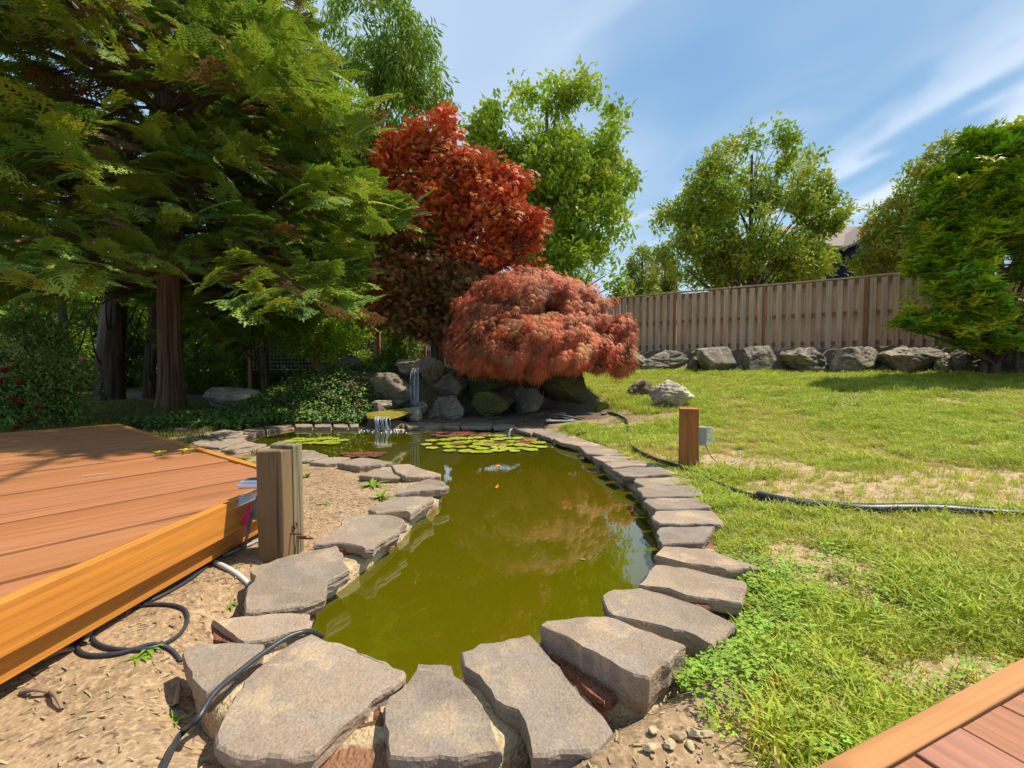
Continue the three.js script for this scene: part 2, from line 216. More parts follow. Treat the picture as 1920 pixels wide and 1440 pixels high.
// flagstone: ragged outline, split edges, slightly uneven top; pts are world points of the top outline
function flagGeo(pts, thick, seed, tilt = 0.012) {
  const R = rng(seed * 331 + 7), L = [];
  for (let i = 0; i < pts.length; i++) { const a = pts[i], b = pts[(i + 1) % pts.length], n = Math.max(1, Math.round(a.distanceTo(b) / 0.035)); for (let k = 0; k < n; k++) { const p = a.clone().lerp(b, k / n), e = k === 0 ? 0.004 : 0.013; p.x += (R() - 0.5) * e; p.z += (R() - 0.5) * e; L.push(p); } }
  const c = L.reduce((s, p) => s.add(p), V()).multiplyScalar(1 / L.length), n = L.length, tx = (R() - 0.5) * tilt * 2, tz = (R() - 0.5) * tilt * 2;
  const rings = [[0.965, -0.000, 0.0], [0.992, -0.006, 0.002], [1.0, -0.018, 0.012], [0.975, -thick * 0.45, 0.022], [0.985, -thick * 0.7, 0.02], [0.94, -thick, 0.014]];
  const pos = [], idx = [];
  const top = (x, z) => tx * (x - c.x) + tz * (z - c.z) + (fbm(x * 5 + seed, z * 5, seed, 3) - 0.5) * 0.018;
  for (const [k, dy, j] of rings) for (const p of L) { const r = 1 + (R() - 0.5) * j * 2, x = c.x + (p.x - c.x) * k * r, z = c.z + (p.z - c.z) * k * r; pos.push(x, p.y + dy + (k < 1 && dy > -0.01 ? top(x, z) : top(x, z) * 0.9 + (R() - 0.5) * 0.006), z); }
  for (let q = 0; q < rings.length - 1; q++) for (let i = 0; i < n; i++) { const a = q * n + i, b = q * n + (i + 1) % n; idx.push(a, a + n, b, b, a + n, b + n); }
  const flat = []; for (let i = 0; i < n; i++) flat.push(new THREE.Vector2(pos[i * 3], pos[i * 3 + 2]));
  for (const [a, b, d] of THREE.ShapeUtils.triangulateShape(flat, [])) idx.push(a, b, d);
  const g = geoFrom(pos, idx, false), nn = g.attributes.normal; let up = 0; for (let i = 0; i < nn.count; i++) up += nn.getY(i);
  if (up < 0) { const pp = g.attributes.position; for (let i = 0; i < pp.count; i += 3) { const t = [pp.getX(i), pp.getY(i), pp.getZ(i)]; pp.setXYZ(i, pp.getX(i + 1), pp.getY(i + 1), pp.getZ(i + 1)); pp.setXYZ(i + 1, ...t); } g.computeVertexNormals(); }
  const u0 = R() * 10, v0 = R() * 10, u = boxUV(g, 1.3); for (let i = 0; i < u.attributes.uv.count; i++) u.attributes.uv.setXY(i, u.attributes.uv.getX(i) + u0, u.attributes.uv.getY(i) + v0);
  return u;
}

// ---------------------------------------------------------------- foliage
const leafMat = (c, thru = 0.4, rough = 0.75) => phys({ color: C(...c), roughness: rough, transmission: thru, thickness: 0, specularIntensity: 0.35, side: THREE.DoubleSide });
function tri(acc, a, b, c) { acc.push(a.x, a.y, a.z, b.x, b.y, b.z, c.x, c.y, c.z); }
function accGeo(acc) { const g = new THREE.BufferGeometry(); g.setAttribute('position', new THREE.Float32BufferAttribute(acc, 3)); g.computeVertexNormals(); return g; }
function frame(dir, up) { const z = dir.clone().normalize(), x = up.clone().cross(z); if (x.lengthSq() < 1e-4) x.set(1, 0, 0); x.normalize(); const y = z.clone().cross(x); return [x, y, z]; }
// a folded leaf from p along dir with its face towards up; outline = [along, half width] pairs
function leaf(acc, p, dir, up, len, wid, fold = 0.25, droop = 0.15, outline = [[0, 0], [0.3, 0.8], [0.6, 1], [1, 0]]) {
  const [x, y, z] = frame(dir, up), q = (t, w) => p.clone().addScaledVector(z, t * len).addScaledVector(x, w * wid * 0.5).addScaledVector(y, Math.abs(w) * wid * 0.5 * fold - droop * len * t * t);
  for (let i = 0; i < outline.length - 1; i++) { const [t0, w0] = outline[i], [t1, w1] = outline[i + 1]; for (const s of [-1, 1]) { const a = q(t0, 0), b = q(t1, 0), c = q(t1, s * w1), d = q(t0, s * w0); if (w1 > 0) tri(acc, a, s < 0 ? c : b, s < 0 ? b : c); if (w0 > 0) tri(acc, a, s < 0 ? d : c, s < 0 ? c : d); } }
}
const rdir = R => { const z = R() * 2 - 1, a = R() * Math.PI * 2, r = Math.sqrt(1 - z * z); return V(r * Math.cos(a), z, r * Math.sin(a)); };
function broadClump(seed, n, rad, len, wid, droop = 0.5) { const R = rng(seed), acc = []; for (let i = 0; i < n; i++) { const p = rdir(R).multiplyScalar(rad * Math.cbrt(R())), d = rdir(R); d.y = d.y * 0.6 - droop; leaf(acc, p, d.normalize(), V(R() - 0.5, 1, R() - 0.5), len * (0.7 + 0.6 * R()), wid * (0.8 + 0.4 * R()), 0.3, 0.2, [[0, 0], [0.45, 1], [1, 0]]); } return accGeo(acc); }
function palmClump(seed, n, rad, len, lobes = 5, wid = 0.26, droop = 0.35) {   // palmate leaves on short stalks
  const R = rng(seed), acc = [];
  for (let i = 0; i < n; i++) { const p = rdir(R).multiplyScalar(rad * Math.cbrt(R())), d = rdir(R); d.y = d.y * 0.4 - droop; d.normalize(); const [x, y, z] = frame(d, V(R() - 0.5, 1.4, R() - 0.5)), s = 0.7 + 0.6 * R();
    for (let k = 0; k < lobes; k++) { const a = (k - (lobes - 1) / 2) * (2.3 / (lobes - 1)), dd = z.clone().multiplyScalar(Math.cos(a)).addScaledVector(x, Math.sin(a)).addScaledVector(y, -0.15); leaf(acc, p, dd, y, len * s * (1 - 0.35 * Math.abs(a) / 1.2), len * wid, 0.1, 0.12, [[0, 0.35], [0.5, 1], [1, 0]]); } }
  return accGeo(acc);
}
function laceClump(seed, n, rad, len) {   // dissected leaves hanging forward along +z
  const R = rng(seed), acc = [];
  for (let i = 0; i < n; i++) { const p = rdir(R).multiplyScalar(rad * Math.cbrt(R())), d = V((R() - 0.5) * 1.1, (R() - 0.5) * 0.7, 1).normalize(), [x, y, z] = frame(d, V((R() - 0.5) * 0.6, 1, 0)), s = 0.7 + 0.6 * R();
    for (let k = 0; k < 7; k++) { const a = (k - 3) * 0.36, dd = z.clone().multiplyScalar(Math.cos(a)).addScaledVector(x, Math.sin(a)).addScaledVector(y, -0.1 - 0.15 * R()); leaf(acc, p, dd, y, len * s * (1 - 0.13 * Math.abs(k - 3)), len * 0.085, 0.1, 0.35, [[0, 0.4], [0.45, 1], [1, 0]]); } }
  return accGeo(acc);
}
function whorlClump(seed, n, len, wid) { const R = rng(seed), acc = []; for (let k = 0; k < n; k++) { const c = rdir(R).multiplyScalar(0.09); const m = 7; for (let i = 0; i < m; i++) { const a = i / m * 6.283 + R(), d = V(Math.cos(a), 0.35 + 0.5 * R(), Math.sin(a)).normalize(); leaf(acc, c, d, V(0, 1, 0), len * (0.7 + 0.5 * R()), wid, 0.3, 0.3, [[0, 0.2], [0.6, 1], [1, 0]]); } } return accGeo(acc); }
function sprayGeo(seed, len = 0.34) {   // flat fan of scale foliage, axis +z, face +y
  const R = rng(seed), acc = [], up = V(0, 1, 0);
  const blade = (p, a, l, w, dr) => { const d = V(Math.sin(a), 0, Math.cos(a)); leaf(acc, p, d, V((R() - 0.5) * 0.5, 1, (R() - 0.5) * 0.5), l, w, 0.15, dr, [[0, 0.5], [0.55, 1], [1, 0]]); };
  const n = 8;
  for (let i = 0; i < n; i++) { const t = (i + 0.5) / n, y = -0.35 * t * t * len * 0.5; for (const s of [-1, 1]) { const a = s * (1.05 - 0.45 * t), l = len * (0.58 * (1 - t * 0.75)) * (0.8 + 0.4 * R()), p = V(0, y, t * len * 0.9), d = V(Math.sin(a), 0, Math.cos(a)); blade(p, a, l, 0.020, 0.25); for (let k = 1; k <= 3; k++) { const q = p.clone().addScaledVector(d, l * k / 3.6); q.y -= 0.25 * l * (k / 3.6) ** 2; for (const e of [-1, 1]) blade(q, a + e * 0.62, l * 0.46 * (1.15 - k * 0.2), 0.017, 0.3); } } }
  blade(V(0, -0.15 * len, len * 0.85), 0, len * 0.3, 0.022, 0.3);
  return accGeo(acc);
}
function instances(parent, name, geo, mat, list) {   // list of {p, q, s, c}
  const m = new THREE.InstancedMesh(geo, mat, list.length), X = new THREE.Matrix4(), S = V(), b = parent.isScene ? V() : parent.position, P = V();
  list.forEach((e, i) => { S.set(e.s, e.sy ?? e.s, e.s); X.compose(P.copy(e.p).sub(b), e.q, S); m.setMatrixAt(i, X); if (e.c) m.setColorAt(i, C(...e.c)); });
  m.name = name; m.userData.kind = 'stuff'; m.castShadow = m.receiveShadow = true; parent.add(m); return m;
}
const tint = (c, k, R, j = 0.08) => c.map((x, i) => Math.max(0, x * k * (1 + (R() - 0.5) * 2 * j)));
const quatFrom = (dir, up) => { const [x, y, z] = frame(dir, up); return new THREE.Quaternion().setFromRotationMatrix(new THREE.Matrix4().makeBasis(x, y, z)); };
const randQ = R => new THREE.Quaternion().setFromEuler(new THREE.Euler(R() * 6.283, R() * 6.283, R() * 6.283));
const yawQ = (R, tip = 0.5) => new THREE.Quaternion().setFromEuler(new THREE.Euler((R() - 0.5) * tip, R() * 6.283, (R() - 0.5) * tip, 'YXZ'));
// lobes: [px, py, D, half width px, half height px, depth ratio] -> ellipsoids; count clumps over all, by surface
function lobesOf(list) { return list.map(([px, py, D, rx, ry, k = 0.9]) => ({ c: at(px, py, D), r: V(rx * D / F, ry * D / F, rx * D / F * k) })); }
function scatter(lobes, count, seed, opt = {}) {
  const R = rng(seed), out = [], wts = lobes.map(l => l.r.x * l.r.y + l.r.y * l.r.z + l.r.x * l.r.z), sum = wts.reduce((a, b) => a + b, 0);
  lobes.forEach((l, li) => { const n = Math.round(count * wts[li] / sum); for (let i = 0; i < n; i++) {
    const d = rdir(R), bump = 1 + (opt.rag ?? 0.55) * (fbm(d.x * 2.6 + li * 5, d.y * 2.6, d.z * 2.6 + seed, 3) - 0.5), rr = (opt.fill ? Math.cbrt(lerp(opt.fill, 1, R())) : lerp(0.72, 1.03, Math.sqrt(R()))) * bump;
    const p = V(d.x * l.r.x * rr, d.y * l.r.y * rr, d.z * l.r.z * rr).add(l.c);
    if (opt.holes && fbm(p.x * opt.holes, p.y * opt.holes, p.z * opt.holes + seed, 2) < (opt.holeAt ?? 0.42)) continue;
    out.push({ p, d, lobe: l });
  } });
  return [out, R];
}
function limbs(base, top, r0, targets, seed, bend = 0.15) {   // trunk polyline and limbs to the targets
  const R = rng(seed), list = [], h = top.y - base.y, mid = [base, base.clone().lerp(top, 0.35).add(V((R() - 0.5) * bend * h * 0.3, 0, (R() - 0.5) * bend * h * 0.3)), base.clone().lerp(top, 0.7).add(V((R() - 0.5) * bend * h * 0.3, 0, (R() - 0.5) * bend * h * 0.3)), top], c = new THREE.CatmullRomCurve3(mid);
  for (const t of targets) { const k = clamp((t.y - base.y) / h - 0.28 - 0.1 * R(), 0.12, 0.9), s = c.getPoint(k), e = t.clone(), m = s.clone().lerp(e, 0.5); m.y += (R() - 0.2) * 0.12 * s.distanceTo(e); list.push(taperTube([s, m, e], r0 * (1 - k) * 0.5 + 0.012, 0.008, 7, 5)); }
  return [taperTube(mid, r0, r0 * 0.25, 16, 10, 0.25, seed), list.length ? merge(list) : null, c];
}
function tree(name, label, cat, group, base, top, r0, lobes, count, seed, clumps, mat, colors, opt = {}) {
  const g = thing(name, label, cat, base, group), R0 = rng(seed + 99), targets = [];
  for (const l of lobes) { for (let i = 0; i < (opt.limbsPer ?? 3); i++) { const d = rdir(R0); targets.push(l.c.clone().add(V(d.x * l.r.x * 0.6, d.y * l.r.y * 0.6, d.z * l.r.z * 0.6))); } }
  const [tk, lb] = limbs(base.clone().add(V(0, -0.1, 0)), top, r0, targets, seed, opt.bend);
  part(g, 'trunk', tk, opt.bark ?? M.barkGrey); if (lb) part(g, 'limbs', lb, opt.bark ?? M.barkGrey);
  const [pts, R] = scatter(lobes, count, seed, opt), bins = clumps.map(() => []);
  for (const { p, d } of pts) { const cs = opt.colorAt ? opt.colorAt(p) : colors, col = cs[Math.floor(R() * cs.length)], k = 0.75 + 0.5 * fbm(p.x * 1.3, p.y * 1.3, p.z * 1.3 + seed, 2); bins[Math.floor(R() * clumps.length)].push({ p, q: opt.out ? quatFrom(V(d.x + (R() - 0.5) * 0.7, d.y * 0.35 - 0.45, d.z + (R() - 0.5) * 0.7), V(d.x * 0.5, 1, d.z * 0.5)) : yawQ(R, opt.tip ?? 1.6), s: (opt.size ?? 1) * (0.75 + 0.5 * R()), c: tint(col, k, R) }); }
  instances(g, 'crown', clumps[0], mat, bins.flat());
  return g;
}

// ---------------------------------------------------------------- ground
const lawnWeight = (x, z) => {          // where turf grows: 0 bare, 1 full
  const s = pondDist(x, z); if (s < 0.30) return 0;
  const d = fenceDist(x, z); if (d < 1.25) return 0;
  let w = sstep(0.55, 0.95, x + 0.35 * (fbm(x * 2, z * 2, 4, 3) - 0.5) - (z > -2.2 ? 0 : 0));   // right of the pond
  if (z < -6.3) w *= sstep(-0.2, 1.9, x - 1.35 + 0.9 * (fbm(x * 1.7, z * 1.7, 9, 3) - 0.5) + 0.45 * sstep(8, 9.2, -z) * 3);
  return w;
};
const bare = (x, z) => {                // worn patches in the lawn
  const e = (cx, cz, rx, rz) => clamp(1 - Math.hypot((x - cx) / rx, (z - cz) / rz));
  const n = fbm(x * 2.3, z * 2.3, 12, 4), m = Math.max(e(2.4, -3.15, 1.25, 0.75), 0.9 * e(3.3, -3.3, 1.6, 0.7), 0.55 * e(1.9, -3.9, 0.9, 0.6), 0.7 * e(1.35, -1.15, 0.5, 0.25), 0.55 * e(1.2, -1.9, 0.45, 0.25), 0.5 * e(1.2, -6.6, 1.0, 0.7));
  return sstep(0.40, 0.62, n * 0.75 + m * 0.62);
};
const dryness = (x, z) => clamp(0.12 + 0.85 * sstep(0.38, 0.70, fbm(x * 0.9 + 5, z * 0.9, 21, 4)) + 0.5 * bare(x, z) - 0.32 * sstep(6.5, 9, -z));
{
  const axis = (lo, hi, c0, c1, fine, grow) => { const a = []; let x = c0; while (x < c1) { a.push(x); x += fine; } let st = fine; x = c1; while (x < hi) { a.push(x); st *= grow; x += st; } a.push(hi); const b = []; st = fine; x = c0; while (true) { st *= grow; x -= st; if (x <= lo) break; b.unshift(x); } b.unshift(lo); return b.concat(a); };
  const xs = axis(-90, 90, -4.6, 4.2, 0.045, 1.09), zs = axis(-140, 12, -7.6, -0.6, 0.045, 1.08), pos = [], uv = [], col = [], idx = [];
  for (const z of zs) for (const x of xs) {
    const y = ground(x, z); pos.push(x, y, z); uv.push(x * 0.9, z * 0.9);
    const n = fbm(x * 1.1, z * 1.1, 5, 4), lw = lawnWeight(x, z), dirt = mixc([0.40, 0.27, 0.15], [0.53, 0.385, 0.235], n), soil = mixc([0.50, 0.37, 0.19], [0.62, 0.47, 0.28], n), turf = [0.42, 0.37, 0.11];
    const darkSoil = [0.145, 0.10, 0.065], md = sstep(5.4, 6.6, -z) * (1 - lw) * sstep(0.30, 0.50, fbm(x * 1.6, z * 1.6, 31, 4) + 0.12);  // darker brown ground towards the back, off the lawn, broken up by noise
    let c = mixc(dirt, darkSoil, md * 0.85); c = mixc(c, mixc(turf, soil, clamp(bare(x, z) + 0.25 * dryness(x, z))), lw); col.push(...c);
  }
  const nx = xs.length; for (let j = 0; j < zs.length - 1; j++) for (let i = 0; i < nx - 1; i++) { const a = j * nx + i; idx.push(a, a + nx, a + 1, a + 1, a + nx, a + nx + 1); }
  const g = geoFrom(pos, idx, true, uv); g.setAttribute('color', new THREE.Float32BufferAttribute(col, 3));
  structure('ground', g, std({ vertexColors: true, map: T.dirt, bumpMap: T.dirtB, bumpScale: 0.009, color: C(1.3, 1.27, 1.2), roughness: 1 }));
}

// ---------------------------------------------------------------- pond: water, walls and flagstone coping
{
  const sh = new THREE.Shape(offsetLoop(0.06).map(p => new THREE.Vector2(p.x, -p.z))), g = new THREE.ShapeGeometry(sh); g.rotateX(-Math.PI / 2);
  const uv = g.attributes.position; for (let i = 0; i < uv.count; i++) g.attributes.uv.setXY(i, uv.getX(i) * 0.5, uv.getZ(i) * 0.5);
  const ripple = tex(512, (u, v) => 0.6 * tfbm(u, v, 5, 5, 3, 200) + 0.4 * tfbm(u, v, 24, 24, 3, 201), false);
  structure('pond_water', g, phys({ color: C(0.108, 0.098, 0.0015), roughness: 0.015, ior: 1.5, specularIntensity: 1, clearcoat: 1, clearcoatRoughness: 0.01, transmission: 0.22, thickness: 0, bumpMap: ripple, bumpScale: 0.0012 }));
}
const pond = thing('garden_pond', 'curved garden pond with murky green water and a flagstone edge on a concrete rim', 'pond', V(0, 0, -3));
{
  const N = EDGE.length, pos = [], idx = [], R = rng(5);
  const prof = [[0.05, -0.55], [0.035, 0.0], [0.03, 0.045], [0.06, 0.062], [0.14, 0.066], [0.22, 0.064], [0.275, 0.052], [0.29, 0.02], [0.29, -0.12]];
  for (let i = 0; i < N; i++) { const wid = 0.9 + 0.35 * noise3(i * 0.08, 3, 7) + (EDGE[i].x > 0.1 ? 0.42 : 0.12) * sstep(-1.9, -1.5, EDGE[i].z); prof.forEach(([o, y], k) => { const rough = k >= 2 && k <= 6; const q = EDGE[i].clone().addScaledVector(EDGE_N[i], (o > 0.1 ? o * wid : o) + (R() - 0.5) * (rough ? 0.016 : 0.004)); const low = 0.055 * sstep(5, 6.2, -EDGE[i].z); const lum = rough ? (fbm(q.x * 9, q.z * 9, 3, 3) - 0.5) * 0.06 + (R() - 0.5) * 0.010 : 0; pos.push(q.x, y > 0.01 ? Math.max(y + lum - low, 0.004 + k * 0.0005) : y, q.z); }); }
  const K = prof.length; for (let i = 0; i < N; i++) for (let k = 0; k < K - 1; k++) { const a = i * K + k, b = ((i + 1) % N) * K + k; idx.push(a, a + 1, b, b, a + 1, b + 1); }
  part(pond, 'rim_wall', boxUV(geoFrom(pos, idx), 1.6), M.conc);
  const sh = new THREE.Shape(offsetLoop(0.08).map(p => new THREE.Vector2(p.x, -p.z))), g = new THREE.ShapeGeometry(sh); g.rotateX(-Math.PI / 2); g.translate(0, -0.5, 0);
  part(pond, 'basin_floor', boxUV(g, 0.6), std({ color: C(0.30, 0.27, 0.03), map: T.dirt, roughness: 1 }));
}
const FLAGS = [   // outlines in pixels on the plane of each stone's top: [height, thickness, points]
  [0.105, 0.06, [[585, 1184], [652, 1208], [690, 1227], [761, 1257], [760, 1271], [719, 1297], [644, 1359], [590, 1412], [470, 1425], [404, 1400], [409, 1359], [456, 1274], [477, 1251], [523, 1216], [558, 1195]]],
  [0.100, 0.06, [[341, 1224], [370, 1205], [496, 1208], [490, 1224], [450, 1255], [386, 1297], [378, 1292], [350, 1250]]],
  [0.110, 0.055, [[397, 1163], [523, 1149], [582, 1150], [579, 1177], [541, 1184], [491, 1198], [456, 1203], [427, 1184]]],
  [0.115, 0.06, [[459, 1149], [458, 1120], [465, 1099], [476, 1085], [468, 1070], [486, 1058], [535, 1041], [608, 1025], [631, 1020], [644, 1038], [647, 1054], [657, 1067], [614, 1088], [610, 1117], [564, 1137], [506, 1146]]],
  [0.115, 0.05, [[588, 1021], [640, 987], [643, 972], [661, 967], [709, 965], [730, 965], [751, 970], [763, 981], [749, 989], [751, 995], [724, 1010], [707, 1018], [701, 1029], [686, 1030], [667, 1022], [634, 1017]]],
  [0.110, 0.05, [[691, 954], [740, 931], [813, 930], [814, 937], [792, 947], [770, 964], [759, 959], [705, 962]]],
  [0.115, 0.05, [[741, 927], [749, 918], [778, 904], [805, 895], [834, 902], [843, 913], [826, 918], [780, 922]]],
  [0.115, 0.05, [[734, 871], [765, 870], [792, 879], [827, 888], [826, 893], [760, 894], [743, 886]]],
  [0.100, 0.04, [[673, 891], [699, 880], [733, 874], [742, 887], [752, 895], [715, 896]]],
  [0.115, 0.085, [[631, 868], [676, 858], [692, 859], [709, 862], [736, 866], [715, 871], [674, 875]]],
  [0.100, 0.05, [[580, 866], [613, 857], [657, 857], [630, 868], [610, 869]]],
  [0.100, 0.05, [[560, 846], [586, 844], [616, 855], [592, 862], [560, 865]]],
  [0.095, 0.05, [[480, 845], [505, 836], [555, 841], [558, 860], [510, 862]]],
  [0.110, 0.05, [[415, 842], [464, 828], [500, 833], [476, 843], [440, 848]]],
  [0.135, 0.05, [[345, 822], [388, 808], [452, 813], [463, 826], [412, 838], [368, 834]]],
  [0.165, 0.04, [[395, 812], [420, 806], [456, 809], [446, 818], [410, 820]]],
  [0.105, 0.06, [[440, 810], [470, 803], [492, 800], [497, 806], [468, 815], [446, 818]]],
  [0.105, 0.06, [[495, 800], [545, 791], [548, 797], [500, 806]]],
  [0.105, 0.06, [[552, 792], [584, 791], [586, 800], [554, 800]]],
  [0.105, 0.06, [[589, 792], [620, 791], [621, 800], [590, 800]]],
  [0.105, 0.06, [[625, 793], [650, 792], [653, 800], [626, 800]]],
  [0.105, 0.06, [[655, 794], [672, 793], [672, 800], [657, 800]]],
  [0.115, 0.05, [[757, 794], [800, 790], [801, 797], [765, 800]]],
  [0.105, 0.05, [[802, 792], [828, 791], [828, 798], [796, 799]]],
  [0.110, 0.05, [[828, 794], [864, 792], [862, 800], [830, 799]]],
  [0.120, 0.05, [[862, 794], [895, 789], [924, 790], [922, 800], [866, 801]]],
  [0.110, 0.05, [[918, 796], [962, 793], [968, 800], [926, 802]]],
  [0.110, 0.05, [[961, 802], [999, 793], [1025, 801], [995, 813]]],
  [0.110, 0.05, [[996, 810], [1026, 803], [1075, 814], [1034, 822]]],
  [0.110, 0.05, [[1037, 821], [1076, 816], [1125, 833], [1087, 837], [1050, 829]]],
  [0.110, 0.05, [[1087, 838], [1126, 834], [1186, 852], [1133, 853], [1101, 851]]],
  [0.115, 0.045, [[1110, 856], [1145, 854], [1192, 857], [1155, 864], [1132, 866], [1120, 862]]],
  [0.115, 0.045, [[1133, 869], [1156, 863], [1206, 863], [1235, 873], [1180, 874], [1148, 877]]],
  [0.115, 0.045, [[1146, 880], [1181, 876], [1236, 875], [1277, 888], [1192, 893], [1168, 891]]],
  [0.115, 0.05, [[1187, 901], [1192, 896], [1276, 894], [1299, 899], [1296, 906], [1206, 911]]],
  [0.120, 0.05, [[1193, 916], [1214, 909], [1300, 908], [1321, 925], [1302, 930], [1206, 932]]],
  [0.120, 0.05, [[1206, 939], [1212, 934], [1306, 933], [1336, 951], [1265, 955], [1230, 955]]],
  [0.120, 0.05, [[1222, 971], [1230, 957], [1337, 957], [1358, 979], [1353, 983], [1237, 982]]],
  [0.115, 0.05, [[1230, 996], [1235, 990], [1341, 986], [1331, 1002], [1319, 1016], [1282, 1018], [1240, 1020]]],
  [0.115, 0.05, [[1227, 1041], [1243, 1024], [1324, 1029], [1369, 1044], [1424, 1063], [1363, 1068], [1282, 1056], [1270, 1053]]],
  [0.120, 0.05, [[1196, 1096], [1227, 1057], [1282, 1062], [1401, 1092], [1392, 1131], [1304, 1118], [1237, 1099]]],
  [0.120, 0.07, [[1127, 1117], [1149, 1105], [1198, 1102], [1256, 1115], [1324, 1141], [1382, 1173], [1340, 1213], [1285, 1186], [1146, 1154], [1130, 1131]]],
  [0.150, 0.10, [[1010, 1172], [1020, 1164], [1078, 1155], [1137, 1154], [1208, 1180], [1288, 1209], [1217, 1274], [1188, 1268], [1143, 1241], [1111, 1222], [1062, 1193]]],
  [0.110, 0.06, [[864, 1226], [898, 1209], [994, 1189], [1011, 1209], [1062, 1267], [1100, 1312], [1150, 1365], [1110, 1405], [1000, 1412], [985, 1357], [972, 1335], [927, 1315], [898, 1270], [868, 1251]]],
  [0.110, 0.06, [[784, 1242], [846, 1242], [853, 1262], [885, 1292], [920, 1344], [945, 1410], [860, 1425], [730, 1420], [720, 1356], [720, 1321], [728, 1303], [765, 1274], [780, 1251]]],
];
FLAGS.forEach(([h, t, px], i) => part(pond, 'flagstone', flagGeo(px.map(([x, y]) => onY(x, y, copeH(px.reduce((a, q) => a + q[1], 0) / px.length, h))), t, i + 1), M.flag[(i * 7 + (i >> 2)) % 4]));

[[0.074, [[1016, 1206], [1062, 1192], [1112, 1224], [1150, 1262], [1158, 1302], [1132, 1318], [1062, 1262]]], [0.095, [[1238, 1100], [1305, 1119], [1330, 1136], [1318, 1140], [1262, 1115]]], [0.09, [[632, 1020], [655, 1020], [664, 1027], [640, 1029]]], [0.09, [[425, 1187], [456, 1205], [430, 1206], [400, 1196], [396, 1168]]], [0.07, [[690, 1322], [716, 1306], [718, 1358], [668, 1362]]], [0.085, [[752, 893], [800, 893], [796, 898], [758, 900]]], [0.095, [[1156, 1155], [1210, 1170], [1205, 1178], [1150, 1160]]], [0.1, [[1240, 908], [1280, 907], [1278, 910], [1236, 912]]]].forEach(([h, px], i) => part(pond, 'moss_debris', flagGeo(px.map(([x, y]) => onY(x, y, h)), 0.035, 70 + i, 0.06), M.debris));

// ---------------------------------------------------------------- the left deck
const DH = 0.34;
function clipHalf(P, nx, nz, c) { const out = []; for (let i = 0; i < P.length; i++) { const a = P[i], b = P[(i + 1) % P.length], da = a[0] * nx + a[1] * nz - c, db = b[0] * nx + b[1] * nz - c; if (da <= 0) out.push(a); if (da * db < 0) { const t = da / (da - db); out.push([lerp(a[0], b[0], t), lerp(a[1], b[1], t)]); } } return out; }
function deckBoards(parent, poly, ux, uz, top, pitch, gap, mats, seed, thick = 0.03) {
  const vx = -uz, vz = ux, vs = poly.map(p => p[0] * vx + p[1] * vz), R = rng(seed);
  for (let v = Math.min(...vs), i = 0; v < Math.max(...vs); v += pitch, i++) {
    let P = clipHalf(poly, vx, vz, v + pitch - gap); P = clipHalf(P, -vx, -vz, -v); if (P.length < 3) continue;
    let ar = 0; P.forEach((p, k) => { const q = P[(k + 1) % P.length]; ar += p[0] * q[1] - q[0] * p[1]; }); if (Math.abs(ar) < 0.02) continue;
    const s = new THREE.Shape(P.map(([x, z]) => new THREE.Vector2(x, -z))), g = new THREE.ExtrudeGeometry(s, { depth: thick - 0.003, bevelEnabled: true, bevelSize: 0.0015, bevelThickness: 0.0015, bevelOffset: -0.0015, bevelSegments: 1 });
    g.rotateX(-Math.PI / 2); g.translate(0, top - thick + 0.003 + (R() - 0.5) * 0.008, 0);
    const p = g.attributes.position, uv = g.attributes.uv, o = R() * 7, o2 = R() * 7; for (let k = 0; k < p.count; k++) uv.setXY(k, (p.getX(k) * ux + p.getZ(k) * uz) * 0.5 + o, (p.getX(k) * vx + p.getZ(k) * vz) * 0.9 + o2);
    part(parent, 'board', g, mats[Math.floor(R() * mats.length)]);
  }
}
function beam(a, b, w, h, r = 0.004) {   // a board from a to b (top edge centre line), w across, h tall
  const l = a.distanceTo(b), g = boxUV(new RoundedBoxGeometry(w, h, l, 2, r), 1, false), p = g.attributes.position, uv = g.attributes.uv, o = a.x * 3.7 + a.z;
  for (let i = 0; i < p.count; i++) uv.setXY(i, p.getZ(i) * 0.5 + o, (p.getY(i) + p.getX(i)) * 0.9 + o);
  const d = b.clone().sub(a).normalize(); g.applyQuaternion(quatFrom(d, V(0, 1, 0))); g.translate((a.x + b.x) / 2, (a.y + b.y) / 2 - h / 2, (a.z + b.z) / 2); return g;
}
